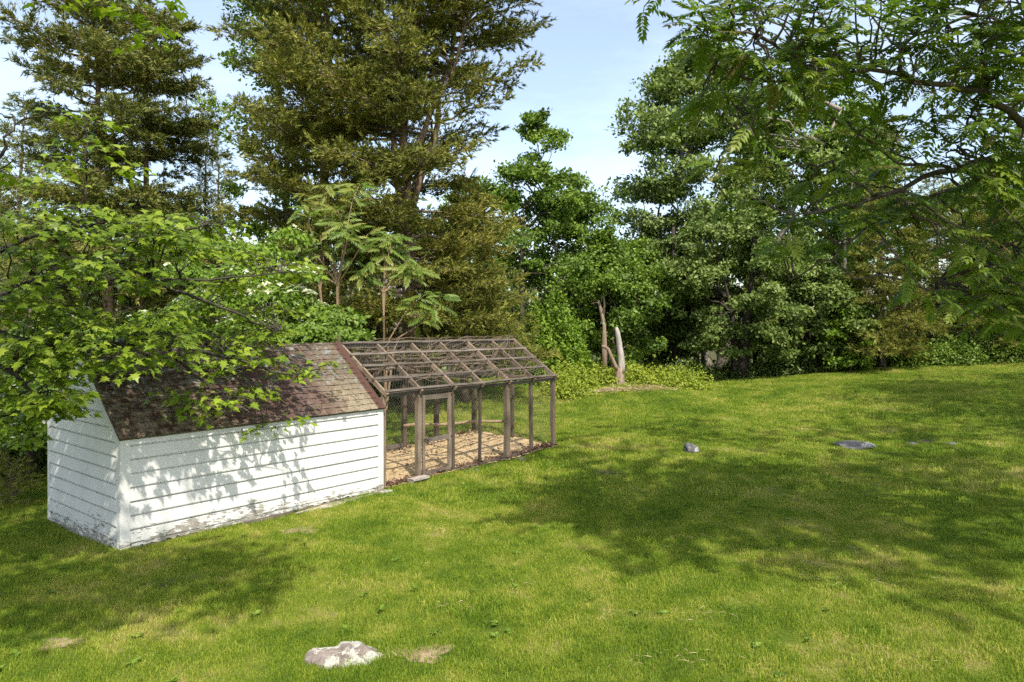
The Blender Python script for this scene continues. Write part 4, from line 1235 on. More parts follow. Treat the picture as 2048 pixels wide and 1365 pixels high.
# ------------------------------------------------------------------ compound leaves
def frond_shape(pairs, L, lw, ll, seed, curl=.5, detail=True, hang=-.28):
    """compound leaf along +y in unit length: returns verts and quad faces"""
    q = np.random.RandomState(seed); vs = []; fs = []
    def spine(t): return np.array([0.05 * math.sin(t * 2 + seed), t * (1 - .12 * curl * t), -.28 * curl * t * t])
    for i in range(5):
        t = i / 4; c = spine(t); w = .012 * (1.2 - t); vs += [c + [-w, 0, 0], c + [w, 0, 0]]
    for i in range(4): fs.append([i*2, i*2+1, i*2+3, i*2+2])
    for k in range(pairs):
        t = .22 + .74 * k / (pairs - 1); c = spine(t)
        for s in (-1, 1):
            l = ll * (1 - .45 * abs(t - .45)) * q.uniform(.85, 1.1)
            d = norm(np.array([s * 1.0, .45 + .5 * t + q.normal(0, .1), hang + q.normal(0, .14)])); side = norm(np.cross(d, [0, 0, 1])); up = np.cross(side, d)
            b = len(vs)
            m1 = c + d * l * .38; dr = np.array([0, 0, -.16 * l])
            vs += [c, m1 - side * lw, m1 + up * -.012, m1 + side * lw, c + d * l + dr]
            if detail: fs += [[b, b + 1, b + 2, b + 2], [b, b + 2, b + 3, b + 3], [b + 1, b + 4, b + 2, b + 2], [b + 2, b + 4, b + 3, b + 3]]
            else: fs += [[b, b + 1, b + 4, b + 3]]
    b = len(vs); c = spine(.97); d = norm(spine(1.0) - spine(.9)); s = np.array([1.0, 0, 0])
    vs += [c, c + d * ll * .4 - s * lw, c + d * ll, c + d * ll * .4 + s * lw]; fs += [[b, b + 1, b + 2, b + 3]]
    tri = np.array([f[:3] for f in fs if f[2] == f[3]]).reshape(-1, 3); quad = np.array([f for f in fs if f[2] != f[3]]).reshape(-1, 4)
    return np.array(vs), [x for x in (tri, quad) if len(x)]

def mat_from(R, s, p):
    m = Matrix.Identity(4)
    for i in range(3):
        for j in range(3): m[i][j] = R[i][j] * s
        m[i][3] = p[i]
    return m

def leaf_objects(T, variants, mats_, pos, R, sc, var, name="leaf"):
    for p, r, s, k in zip(pos, R, sc, var):
        o = bpy.data.objects.new(name, variants[k]); COL.objects.link(o); o.parent = T
        o.matrix_local = mat_from(r, s, p)

def variant_meshes(shapes, mat, nt, prefix, rng, lo=.1, hi=.9):
    out = []
    for i, (v, f) in enumerate(shapes):
        for j in range(nt):
            out.append(mesh(prefix, v, f, mat, False, {"tint": np.full(len(v), lo + (hi - lo) * (j + rng.rand()) / nt)}))
    return out

# two pinnate saplings rising behind the run
def pinnate_sapling(label, base, stems, seed, L=.48):
    rng = np.random.RandomState(seed); b = np.array([base[0], base[1], float(gz(*base))])
    T = thing("pinnate_sapling", label, "sapling", tuple(b), 0, "pinnate saplings behind the run"); mb = MB()
    shapes = [frond_shape(9, 1, .043, .27, s, 1.2, False, -.6) for s in (1, 2, 3)]
    ms = variant_meshes(shapes, M['sumac'], 3, "pinnate_leaf", rng, .15, .75)
    pos, dr = [], []
    for pts in stems:
        p = np.array([at(*q) for q in pts]) - b
        t = np.linspace(0, 1, 12); pp = np.stack([np.interp(t, np.linspace(0, 1, len(p)), p[:, i]) for i in range(3)], -1)
        tube(mb, pp, np.linspace(.030, .009, 12), 6, False)
        tip = pp[-1]; m = rng.randint(13, 18)
        for k in range(m):
            a = k * 2.4 + rng.rand(); e = rng.uniform(-.5, .6)
            pos.append(pp[-1 - min(k // 4, 5)] + rng.normal(0, .02, 3)); dr.append([math.cos(a) * math.cos(e), math.sin(a) * math.cos(e), math.sin(e)])
    pos = np.array(pos); dr = norm(dr); n = len(pos)
    R = frames(dr, np.array([.2, -.6, 1.0]) + rng.normal(0, .2, (n, 3)))
    leaf_objects(T, ms, None, pos, R, L * rng.uniform(.75, 1.2, n), rng.randint(0, len(ms), n))
    obj("stem", mb.mesh("stem", M['stem'], True), T)
B1 = (672, 17.2); D = 17.2
root1 = (672, 830, D); k1 = (676, 570, D)
pinnate_sapling("taller pinnate sapling with fern-like leaves behind the shed's ridge end", XY(672, 17.2),
    [[root1, k1, (688, 490, D), (705, 400, D), (718, 372, D)], [root1, k1, (655, 500, D), (650, 430, D + .3), (655, 370, D + .3)], [root1, (640, 585, D), (648, 520, D), (640, 470, D - .2)],
     [root1, k1, (700, 530, D - .2), (735, 470, D)], [root1, (640, 585, D), (630, 500, D + .2), (615, 430, D + .4), (610, 410, D + .4)], [k1, (660, 480, D + .2), (690, 440, D - .3)], [k1, (640, 520, D), (600, 480, D + .3)], [k1, (690, 470, D), (675, 420, D)], [k1, (620, 540, D), (590, 520, D)], [k1, (690, 500, D - .3), (700, 455, D - .5)]], 401)
root2 = (770, 840, D); k2 = (767, 585, D)
pinnate_sapling("shorter pinnate sapling with fern-like leaves behind the run's roof", XY(770, 17.2),
    [[root2, k2, (750, 540, D), (740, 515, D)], [root2, k2, (800, 545, D), (820, 520, D)], [root2, k2, (775, 520, D), (785, 470, D)], [root2, (775, 685, D), (815, 620, D), (850, 590, D - .3)], [root2, (790, 680, D), (840, 650, D), (880, 590, D - .4)],
     [k2, (770, 530, D), (760, 470, D + .2)], [k2, (810, 560, D), (840, 535, D)], [k2, (740, 560, D), (725, 545, D)], [k2, (785, 540, D + .3), (805, 490, D + .3)]], 402, .46)

# ------------------------------------------------------------------ forked stump and dead trunk
def stump():
    x, y = XY(1240, 26.2); g = float(gz(x, y)); sc = 26.2 / FPX
    T = thing("forked_stump", "pale forked dead stump standing in bright weeds", "stump", (x, y, g))
    def loc(px, py): return np.array([(px - 1240) * sc, 0, CAM_H - (py - HORIZON) * sc - g])
    mb = MB(); t = [(1238, 790), (1238, 776), (1238, 768), (1238.5, 760), (1239, 752), (1239.5, 745), (1240, 736)]
    tube(mb, [loc(*p) for p in t], [.28, .23, .205, .185, .175, .165, .14], 14, rough=.13); obj("base", mb.mesh("base", M['deadbark'], True), T)
    mb = MB(); p = [loc(1243, 746), loc(1243, 733), loc(1242, 720), loc(1241.5, 708), loc(1239.5, 697), loc(1238.5, 687), loc(1236.5, 676), loc(1235, 666), loc(1233.5, 659), loc(1233, 655)]
    tube(mb, p, [.13, .125, .12, .118, .112, .105, .098, .09, .075, .045], 14, rough=.10); obj("upright_limb", mb.mesh("upright_limb", M['deadwood'], True), T)
    mb = MB(); p = [loc(1238, 743), loc(1229, 732) + [0, -.1, 0], loc(1220, 712) + [0, -.2, 0], loc(1214, 698) + [0, -.25, 0], loc(1208, 694) + [0, -.3, 0], loc(1201, 692) + [0, -.35, 0]]
    tube(mb, p, [.10, .085, .075, .07, .06, .05], 10, rough=.08); obj("side_limb", mb.mesh("side_limb", M['deadbark'], True), T)
stump()
x, y = XY(1208, 28.2); g = float(gz(x, y)); sc = 28.2 / FPX
loc = lambda px, py: np.array([(px - 1208) * sc, 0, CAM_H - (py - HORIZON) * sc - g])
mb = MB(); tube(mb, [loc(1209, 770), loc(1209, 700), loc(1208, 650), loc(1203, 625), loc(1197, 600)], [.11, .10, .085, .075, .04], 9, rough=.14)
tube(mb, [loc(1206, 640), loc(1209, 610), loc(1207, 588)], [.05, .04, .02], 7, rough=.1); tube(mb, [loc(1200, 605), loc(1190, 606), loc(1182, 608)], [.03, .025, .01], 6)
tube(mb, [loc(1198, 604), loc(1189, 598)], [.02, .008], 5)
obj("dead_trunk", mb.mesh("dead_trunk", M['deadbark'], True), label="broken brown dead trunk just behind the forked stump", cat="dead trunk", loc=(x, y, g))

# ------------------------------------------------------------------ near maple hanging in from the left
def maple_leaf_shape(seed):
    q = np.random.RandomState(seed)
    half_ = [(0, 0), (.30, -.10), (.20, .10), (.56, .20), (.24, .36), (.31, .55), (.14, .60), (0, 1.0)]
    R_ = np.array([[x, y, .12 * x - .30 * x * x - .16 * y * y] for x, y in half_]) + q.normal(0, .012, (len(half_), 3))
    R_[0] = 0; R_[-1, 0] = 0; Lf = R_ * [-1, 1, 1]
    n = len(R_)
    v = np.concatenate([R_, Lf[1:-1]])
    # fans from points on the midrib keep every lobe
    mid = np.array([[0, .18, 0.0], [0, .5, -.03]]); v = np.concatenate([v, mid]); m0, m1 = len(v) - 2, len(v) - 1
    def side(ix):
        f = []
        for a, b in zip(ix[:4], ix[1:5]): f.append([m0, a, b])
        f.append([m0, ix[4], m1])
        for a, b in zip(ix[4:-1], ix[5:]): f.append([m1, a, b])
        return f
    r = list(range(n)); l = [0] + list(range(n, n + n - 2)) + [n - 1]
    fs = side(r) + [[a, c, b] for a, b, c in side(l)]
    return v, [np.array(fs)]

def near_maple():
    rng = np.random.RandomState(500)
    base = np.array([-9.3, 7.6, float(gz(-9.3, 7.6))])
    T = thing("maple_tree", "maple with large bright lobed leaves hanging over the shed from the left", "tree", tuple(base))
    mbt, mbl = MB(), MB()
    tube(mbt, [[0, 0, -.2], [.02, .02, 1.2], [.1, .05, 2.6], [.15, 0, 4.5], [.3, -.2, 7], [.4, -.3, 9.5]], [.34, .25, .22, .19, .12, .04], 12, rough=.08)
    limbs = [
        [(-60, 640, 8.6), (60, 560, 9.0), (150, 588, 9.3), (260, 560, 9.7), (420, 560, 10.2), (560, 545, 10.8)],
        [(-60, 640, 8.6), (60, 690, 8.9), (180, 690, 9.2), (330, 690, 9.8), (470, 720, 10.3), (570, 750, 10.8), (640, 738, 11.2)],
        [(-60, 520, 8.8), (60, 470, 9.3), (180, 470, 9.8), (300, 470, 10.2), (410, 450, 10.6)],
        [(110, 520, 9.2), (135, 480, 9.2), (165, 430, 9.3), (172, 330, 9.4), (170, 240, 9.5)],
        [(-60, 700, 8.4), (10, 740, 8.5), (60, 780, 8.6), (90, 800, 8.8)],
        [(330, 690, 9.8), (380, 740, 9.9), (430, 780, 10.0), (500, 800, 10.4), (525, 830, 10.6)],
        [(-60, 400, 8.6), (0, 300, 8.6), (30, 250, 8.8)],
        [(300, 560, 9.8), (400, 600, 10.1), (500, 640, 10.4), (560, 660, 10.8)]]
    starts = [2.6, 2.4, 3.0, None, 2.3, None, 3.6, None]
    nodes = []
    for L, s in zip(limbs, starts):
        p = np.array([at(*q) for q in L]) - base
        if s: p = np.concatenate([[[.08, .03, s]], p])
        t = np.linspace(0, 1, 18); pp = np.stack([np.interp(t, np.linspace(0, 1, len(p)), p[:, i]) for i in range(3)], -1)
        pp[1:-1] += rng.normal(0, .02, (16, 3)); tube(mbl, pp, np.linspace(.05 if s else .028, .008, 18), 7, False); nodes.append(pp[3:])
    nod = np.concatenate(nodes)
    pads = [(130,232),(230,240),(140,470),(70,455),(260,430),(350,460),(115,290),(200,300),(85,325),(235,330),(170,270), (10,235),(20,320),(15,450),(120,370),(60,360),(205,400),(165,430),(95,415),
            (380,430),(300,450),(425,462),(230,460),(340,480), (40,500),(120,510),(250,510),(330,505),(400,505),(470,515),(190,530),
            (50,570),(150,560),(250,565),(330,560),(420,570),(500,560),(570,545),(20,600), (60,625),(160,622),(240,640),(330,640),(420,620),(490,630),(550,620),(545,655),
            (60,700),(150,690),(250,690),(330,680),(400,680),(480,680),(550,690),(110,660),(300,655),(200,665), (30,780),(100,760),(250,742),(340,722),(420,740),(500,740),(570,752),(625,738),(60,735),(460,715),
            (25,840),(75,805),(115,800),(395,790),(450,800),(520,790),(528,835),(405,815),(20,700),(480,770),(10,660),(290,725),(600,745),(645,735),(40,755),(120,745),(60,830),(20,805),(95,830),(40,865),(130,775),(90,690),(10,745)]
    tw = [] ; P = []; AX = []; NN = []
    def ywall(px):
        k = (px - 1024) / FPX; t = (5.2 + 9.65 * k) / (UX - UY * k); return 9.65 + UY * max(t, 0)
    for (px, py) in pads:
        reps = (1 if px > 540 else 2) if py > 700 else (4 if py > 440 else (2 if py > 400 else 1))
        for r in range(reps):
            jx, jy = rng.normal(0, 20), rng.normal(0, 11)
            front = py > 700
            d = (max(ywall(px), 9.3) - rng.uniform(.15, 1.0)) if front else (8.6 + px / 300 + rng.uniform(-.8, .9))
            if not front and px > 350: d = 10.7 + rng.uniform(0, 1.7)
            if px < 150 and py > 700: d = rng.uniform(8.2, 9.1)
            if front and px > 560: jx *= .5; jy *= .5
            c = at(px + jx, py + jy, d) - base
            i = np.argmin(np.linalg.norm(nod - c, axis=1) + .5 * np.maximum(nod[:, 2] - c[2], 0)); a = nod[i]
            tube(mbl, curve(a, c, 6, .06, .03, rng), np.linspace(.012, .004, 6), 4, False)
            od = c - a; od[2] = 0; od = norm(od + rng.normal(0, .15, 3))
            m = rng.randint(19, 29)
            for k in range(m):
                th = rng.uniform(-2.2, 2.2); ca, sa = math.cos(th), math.sin(th)
                dd = norm(np.array([od[0] * ca - od[1] * sa, od[0] * sa + od[1] * ca, 0]))
                rad = rng.uniform(.05, .40)
                q = c + dd * rad + np.array([0, 0, -.28 * rad * rad + rng.normal(0, .05)])
                if k % 3 == 0: tube(mbl, [c, (c + q) / 2 + [0, 0, .015], q], [.003, .0025, .002], 3, False)
                P.append(q); AX.append(dd + np.array([0, 0, -.38]) + rng.normal(0, .22, 3)); NN.append(np.array([0, 0, 1.0]) + dd * .30 + np.array([.10, -.38, 0]) + rng.normal(0, .26, 3))
    # spray hanging into the top of the frame
    for (px, py, d) in [(215, 5, 6.9), (255, 22, 6.8), (305, 50, 6.9), (185, -15, 7), (330, 0, 7.0), (280, 75, 7.1), (110, -10, 7.1)]:
        c = at(px, py, d) - base
        tube(mbl, curve(c + [-.8, .1, .8], c, 6, .05, .03, rng), np.linspace(.012, .004, 6), 4, False)
        for k in range(13):
            th = rng.rand() * 6.283; dd = np.array([math.cos(th), math.sin(th), 0]); rad = rng.uniform(.04, .25)
            P.append(c + dd * rad + [0, 0, rng.normal(0, .05)]); AX.append(dd + [0, 0, -.4]); NN.append(np.array([0, 0, 1.0]) + rng.normal(0, .3, 3))
    P = np.array(P); AX = norm(AX); NN = np.array(NN); n = len(P)
    sc = rng.uniform(.066, .156, n)
    R = frames(AX, NN)
    shapes = [maple_leaf_shape(s) for s in (1, 2, 3, 4)]
    # the leaves that show largest become leaves of their own
    wp = P + base; px = 1024 + FPX * wp[:, 0] / wp[:, 1]; py = HORIZON - FPX * (wp[:, 2] - CAM_H) / wp[:, 1]
    vis = (px > 10) & (px < 2030) & (py > 10)
    facing = np.abs(np.einsum('ni,ni->n', R[:, :, 2], norm(np.array([0, 0, CAM_H]) - wp)))
    score = sc / wp[:, 1] * (0.3 + facing) * vis
    order = np.argsort(-score); big = order[:300]; rest = order[300:]
    ms = variant_meshes(shapes, M['maple'], 4, "maple_leaf", rng, .15, .95)
    leaf_objects(T, ms, None, P[big], R[big], sc[big], rng.randint(0, len(ms), len(big)))
    V, F, A = [], [], []; off = 0; g = rng.randint(0, 4, len(rest))
    for k in range(4):
        ix = rest[g == k]; v, f = stamp(shapes[k][0], shapes[k][1], P[ix], R[ix], sc[ix]); V.append(v); F.append(f[0] + off); off += len(v)
        A.append(np.repeat(np.clip(rng.normal(.5, .28, len(ix)), 0, 1), len(shapes[k][0])))
    o = obj("foliage", mesh("maple_foliage", np.concatenate(V), [np.concatenate(F)], M['maple'], False, {"tint": np.concatenate(A)}), T); o["kind"] = "stuff"
    # upper crown: overhead, its shade falls on the grass in front of the shed
    cl = []
    while len(cl) < 115:
        c = np.array([rng.uniform(-13, -1.6), rng.uniform(1.2, 9.5), rng.uniform(5.4, 10.5)])
        if c[2] < 3.1 + .462 * max(c[1], 0) + .75 and c[0] > -.76 * c[1] - .6: continue
        if np.linalg.norm((c - [-7.2, 5.0, 7.0]) / [5.6, 4.6, 3.6]) > 1: continue
        if c[0] > -4.6 and c[1] > 4.6: continue
        cl.append(c)
    for _ in range(16): cl.append(np.array([rng.uniform(-4.4, -1.3), rng.uniform(3.1, 4.6), rng.uniform(6.5, 7.6)]))
    cl = np.array(cl) - base; tk = np.array([[.15, 0, 4.5], [.22, -.1, 5.6], [.3, -.2, 7.0], [.4, -.3, 8.8]])
    for i, c in enumerate(cl):
        a = tk[np.argmin(np.linalg.norm(tk - c, axis=1) + 2 * np.maximum(tk[:, 2] - c[2] + 1, 0))]
        if i % 3 == 0: tube(mbl, curve(a, c, 7, .05, .03, rng), np.linspace(.06, .01, 7), 6, False)
    per = 95; ci = np.repeat(np.arange(len(cl)), per)
    pos = cl[ci] + rnd_dir(rng, len(ci)) * (rng.rand(len(ci)) ** .4 * .85)[:, None] * [1, 1, .5]
    v, f, tn = leaves_at(rng, pos, rnd_dir(rng, len(ci)), .2, up=1.2)
    o = obj("crown", mesh("maple_crown", v, f, M['maple'], False, {"tint": tn}), T); o["kind"] = "stuff"
    obj("trunk", mbt.mesh("trunk", M['dark_bark'], True), T)
    o = obj("branches", mbl.mesh("branches", M['dark_bark'], True), T); o["kind"] = "stuff"
near_maple()

# ------------------------------------------------------------------ near pinnate tree hanging in from the right
def near_pinnate():
    rng = np.random.RandomState(600)
    base = np.array([10.2, 8.6, float(gz(10.2, 8.6))])
    T = thing("pinnate_tree", "tree with long pinnate leaves sweeping in from the upper right", "tree", tuple(base))
    mbt, mbl = MB(), MB()
    tube(mbt, [[0, 0, -.2], [-.05, 0, 1.5], [-.2, 0, 3.2], [-.3, -.1, 5.2], [-.6, -.2, 7.5], [-.8, -.2, 10]], [.36, .27, .24, .20, .13, .04], 12, rough=.08)
    limbs = [([(2160, 330, 9.0), (2040, 312, 8.9), (1900, 335, 8.7), (1760, 395, 8.4), (1650, 425, 8.2), (1590, 432, 8.0)], .075, 4.2),
             ([(2160, 300, 8.4), (2048, 250, 8.2), (1960, 185, 8.0), (1880, 170, 7.9), (1780, 140, 7.8), (1640, 150, 7.8), (1510, 170, 7.8), (1430, 130, 7.8)], .07, 4.4),
             ([(1900, 335, 8.7), (1800, 330, 8.5), (1700, 250, 8.2), (1600, 215, 8.0)], .03, None),
             ([(1975, 195, 8.0), (1966, 100, 8.0), (1958, -20, 8.1)], .035, None),
             ([(2160, 150, 9.2), (2048, 40, 9.2), (1930, 30, 9.0), (1800, 90, 8.8), (1690, 130, 8.6)], .045, 5.0),
             ([(2160, 380, 9.4), (2048, 405, 9.4), (1930, 395, 9.2), (1810, 390, 9.0)], .04, 3.9),
             ([(2160, 300, 9.6), (2040, 350, 9.6), (1900, 380, 9.4), (1760, 440, 9.0), (1650, 520, 8.8), (1580, 560, 8.6)], .05, 4.0),
             ([(1960, 185, 8.0), (1930, 260, 8.2), (1880, 330, 8.5)], .025, None),
             ([(1700, 150, 7.8), (1620, 190, 8.0), (1560, 230, 8.2), (1450, 290, 8.4), (1420, 360, 8.5)], .03, None),
             ([(1640, 150, 7.8), (1560, 90, 7.6), (1470, 60, 7.5), (1400, 60, 7.5)], .025, None),
             ([(2160, 430, 9.8), (2048, 470, 9.8), (1960, 520, 9.6), (1880, 560, 9.4)], .04, 3.6),
             ([(1760, 395, 8.4), (1660, 330, 8.3), (1560, 330, 8.2), (1490, 330, 8.2)], .022, None)]
    nodes = []
    for L, r0, s in limbs:
        p = np.array([at(*q) for q in L]) - base
        if s: p = np.concatenate([[[-.25, -.02, s]], p])
        t = np.linspace(0, 1, 24); pp = np.stack([np.interp(t, np.linspace(0, 1, len(p)), p[:, i]) for i in range(3)], -1)
        for _ in range(2): pp[1:-1] = (pp[:-2] + pp[1:-1] * 2 + pp[2:]) / 4
        pp[1:-1] += rng.normal(0, .022, (22, 3)); tube(mbl, pp, np.linspace(r0 * .78, .008, 24), 8, False, rough=.05); nodes.append(pp[3 if s else 1:])
    nod = np.concatenate(nodes)
    # twig tips over the part of the crown that hangs in view
    tips = []
    def lower(x): return np.interp(x, [1380, 1430, 1500, 1600, 1700, 1760, 1850, 1950, 2048, 2140], [190, 420, 470, 570, 560, 470, 600, 650, 670, 670])
    def upper(x): return np.interp(x, [1380, 1420, 1480, 1560], [70, -20, -40, -60])
    while len(tips) < 330:
        x = rng.uniform(1385, 2140); y = rng.uniform(-60, 680)
        if y > lower(x) or y < upper(x): continue
        if 1560 < x < 1720 and 200 < y < 330 and rng.rand() < .6: continue
        if 1720 < x < 1850 and -10 < y < 60 and rng.rand() < .6: continue
        if 1640 < x < 1860 and 440 < y < 600 and rng.rand() < .6: continue
        if x < 1800 and y > 300 and rng.rand() < .45: continue
        tips.append((x, y, rng.uniform(7.0, 9.6) + (x > 1800) * .5))
    tips += [(1400, 75, 7.3), (1290, 12, 7.0), (1330, -20, 7.0)]
    P, DR = [], []
    for (x, y, d) in tips:
        c = at(x, y, d) - base
        a = nod[np.argmin(np.linalg.norm(nod - c, axis=1))]
        if x < 1360: a = at(1400, -60, 7.3) - base
        q = curve(a, c, 7, .03, .035, rng); tube(mbl, q, np.linspace(.015, .006, 7), 5, False)
        td = norm(c - a + [0, 0, .05]); m = rng.randint(5, 8)
        for k in range(m):
            az = k * 2.399 + rng.rand() * .6; e = rng.uniform(-.35, .45)
            dd = norm(np.array([math.cos(az) * math.cos(e), math.sin(az) * math.cos(e), math.sin(e)]) + td * .55)
            P.append(q[-1 - (k % 3)] + rng.normal(0, .012, 3)); DR.append(dd)
    P = np.array(P); DR = np.array(DR); n = len(P)
    sc = rng.uniform(.27, .44, n)
    R = frames(DR, np.array([.15, -.4, 1.0]) + rng.normal(0, .22, (n, 3)))
    shapes = [frond_shape(k, 1, .056, .27, s, .8, True) for k, s in ((7, 1), (8, 2), (6, 3), (8, 4))]
    wp = P + DR * sc[:, None] * .5 + base; px = 1024 + FPX * wp[:, 0] / wp[:, 1]; py = HORIZON - FPX * (wp[:, 2] - CAM_H) / wp[:, 1]
    score = sc / wp[:, 1] * ((px < 2030) & (py > 10)); order = np.argsort(-score); big, rest = order[:300], order[300:]
    ms = variant_meshes(shapes, M['ail'], 5, "pinnate_leaf", rng, .1, .85)
    leaf_objects(T, ms, None, P[big], R[big], sc[big], rng.randint(0, len(ms), len(big)))
    # the rest of the hanging leaves and the crown overhead
    cl = []
    while len(cl) < 115:
        c = np.array([rng.uniform(1.6, 17), rng.uniform(1.8, 16), rng.uniform(5.6, 11.5)])
        if c[2] < 3.1 + .462 * c[1] + .55 and c[0] < .74 * c[1] + .7: continue
        if np.linalg.norm((c - [9.3, 8.4, 8.4]) / [7.6, 7.4, 3.4]) > 1: continue
        cl.append(c)
    cl = np.array(cl) - base; tk = np.array([[-.3, -.1, 5.2], [-.45, -.15, 6.4], [-.6, -.2, 7.5], [-.8, -.2, 9.2]])
    P2, D2 = [], []
    for i, c in enumerate(cl):
        a = tk[np.argmin(np.linalg.norm(tk - c, axis=1) + 2 * np.maximum(tk[:, 2] - c[2] + 1, 0))]
        if i % 3 == 0: tube(mbl, curve(a, c, 7, .05, .03, rng), np.linspace(.06, .01, 7), 6, False)
        for k in range(11):
            dd = norm(rng.randn(3) * [1, 1, .35]); P2.append(c + rng.normal(0, .45, 3) * [1, 1, .6]); D2.append(dd)
    P2 = np.array(P2); D2 = np.array(D2)
    Pa = np.concatenate([P[rest], P2]); Ra = np.concatenate([R[rest], frames(D2, np.array([0, 0, 1.0]) + rng.normal(0, .25, (len(P2), 3)))]); sa = np.concatenate([sc[rest], rng.uniform(.55, .85, len(P2))])
    simple = [frond_shape(k, 1, .056, .27, s, .8, False) for k, s in ((7, 1), (8, 2), (6, 3), (8, 4))]
    V, F4, A = [], [], []; off = 0; g = rng.randint(0, 4, len(Pa))
    for k in range(4):
        ix = np.where((g == k) & (np.arange(len(Pa)) < len(rest)))[0]; v, f = stamp(simple[k][0], simple[k][1], Pa[ix], Ra[ix], sa[ix]); V.append(v); F4.append(f[0] + off); off += len(v)
        A.append(np.repeat(np.clip(rng.normal(.42, .2, len(ix)), 0, 1), len(simple[k][0])))
    plain = frond_shape(7, 1, .056, .27, 9, .8, False); ix = np.arange(len(rest), len(Pa)); v, f = stamp(plain[0], plain[1], Pa[ix], Ra[ix], sa[ix])
    o = obj("crown", mesh("pinnate_crown", v, f, M['ail'], False, {"tint": np.repeat(np.clip(rng.normal(.42, .2, len(ix)), 0, 1), len(plain[0]))}), T); o["kind"] = "stuff"
    o = obj("foliage", mesh("pinnate_foliage", np.concatenate(V), [np.concatenate(F4)], M['ail'], False, {"tint": np.concatenate(A)}), T); o["kind"] = "stuff"
    obj("trunk", mbt.mesh("trunk", M['bark'], True), T)
    o = obj("branches", mbl.mesh("branches", M['bark'], True), T); o["kind"] = "stuff"
near_pinnate()

# ------------------------------------------------------------------ dry thatch raked along the weeds, grass clippings on the lawn
def thatch(label, pts, n, L, wd, seed, sx, sy, mat='straw', nm="dry_thatch"):
    q = np.random.RandomState(seed); c = np.array([on_ground(*p)[:2] for p in pts]); i = q.randint(0, len(c), n)
    x = c[i, 0] + q.normal(0, sx, n); y = c[i, 1] + q.normal(0, sy, n)
    ax = norm(np.stack([q.randn(n), q.randn(n), q.randn(n) * .18], -1)); nn = norm(np.stack([q.randn(n) * .5, q.randn(n) * .5, np.ones(n)], -1))
    v, f = stamp(np.array([[0, 0, 0], [wd, .3, .08], [0, 1, 0], [-wd, .35, .05]]), [np.array([[0, 1, 2, 3]])], np.stack([x, y, gz(x, y) + .035 + q.rand(n) * .035], -1), frames(ax, nn), L * q.uniform(.5, 1.3, n))
    obj(nm, mesh(nm, v, f, M[mat], False, {"tint": np.repeat(q.rand(n), 4)}), kind="stuff", label=label, cat="dry grass")
thatch("pale raked dry grass in front of the weeds by the forked stump", [(x, 786 - (x - 1190) * .07) for x in range(1190, 1330, 9)], 1500, .20, .04, 31, .40, .22)
q_ = np.random.RandomState(4)
thatch("scattered pale grass clippings on the sunny lawn", [(q_.uniform(700, 2000), q_.uniform(1050, 1345)) for _ in range(30)], 450, .09, .022, 32, .16, .10, nm="grass_clippings")

# ------------------------------------------------------------------ grass
def grass_patch(seed, size, n, h, w):
    q = np.random.RandomState(seed)
    x, y = q.uniform(-size / 2, size / 2, (2, n)); a = q.rand(n) * 6.283; hh = h * q.uniform(.5, 1.25, n); ww = w * q.uniform(.6, 1.3, n)
    ln = q.uniform(.1, .8, n); la = q.rand(n) * 6.283
    bx, by = np.cos(a) * ww / 2, np.sin(a) * ww / 2
    lx, ly = np.cos(la) * ln * hh, np.sin(la) * ln * hh
    z = np.zeros(n)
    v = np.stack([np.stack([x - bx, y - by, z - .01], -1), np.stack([x + bx, y + by, z - .01], -1),
                  np.stack([x + bx * .8 + lx * .35, y + by * .8 + ly * .35, hh * .6], -1), np.stack([x - bx * .8 + lx * .35, y - by * .8 + ly * .35, hh * .6], -1),
                  np.stack([x + lx, y + ly, hh * .95], -1)], 1).reshape(-1, 3)
    k = np.arange(n)[:, None] * 5
    return mesh("grass_patch", v, [k + np.array([0, 1, 2, 3]), k + np.array([3, 2, 4])], M['blade'], False, {"tint": np.repeat(q.rand(n), 5)})

BARE = []
def bare_spot(px, py, r, seed, label):
    p = on_ground(px, py); q = np.random.RandomState(seed); n = 26; a = np.linspace(0, 2 * math.pi, n, endpoint=False)
    rad = r * (1 + .25 * np.sin(3 * a + seed) + .15 * np.sin(5 * a) + .12 * q.randn(n)); vs = [[0, 0, .012]]
    for s in (.55, 1.0):
        x = np.cos(a) * rad * s * 1.4; y = np.sin(a) * rad * s; z = gz(p[0] + x, p[1] + y) - p[2] + (.012 if s < .9 else .004); vs += list(np.stack([x, y, z], -1))
    k = np.arange(n); k2 = (k + 1) % n
    me = mesh("bare_soil", np.array(vs), [np.stack([0 * k, 1 + k, 1 + k2], -1), np.stack([1 + k, 1 + n + k, 1 + n + k2, 1 + k2], -1)], M['soil' if seed % 2 else 'tan_soil'], True)
    obj("bare_soil", me, kind="structure", label=label, cat="bare soil", loc=tuple(p)); BARE.append((p[0], p[1], r))
M['tan_soil'] = plain_mat('tan_soil', (.17,.12,.07), (.36,.27,.17), 14)
for i, (px, py, r, lab) in enumerate(((318, 1168, .15, "dark bare soil patch in the grass in front of the shed"), (845, 1308, .20, "dry tan bare patch beside the pale flat rock"), (1835, 884, .34, "bare soil scrape beside the tiny grey stone"),
        (118, 1288, .14, "small tan bare spot near the lower left corner"), (1215, 945, .22, "worn bare dip in the lawn right of the run"), (600, 1062, .20, "tan bare patch along the shed's front"))):
    bare_spot(px, py, r, 61 + i, lab)
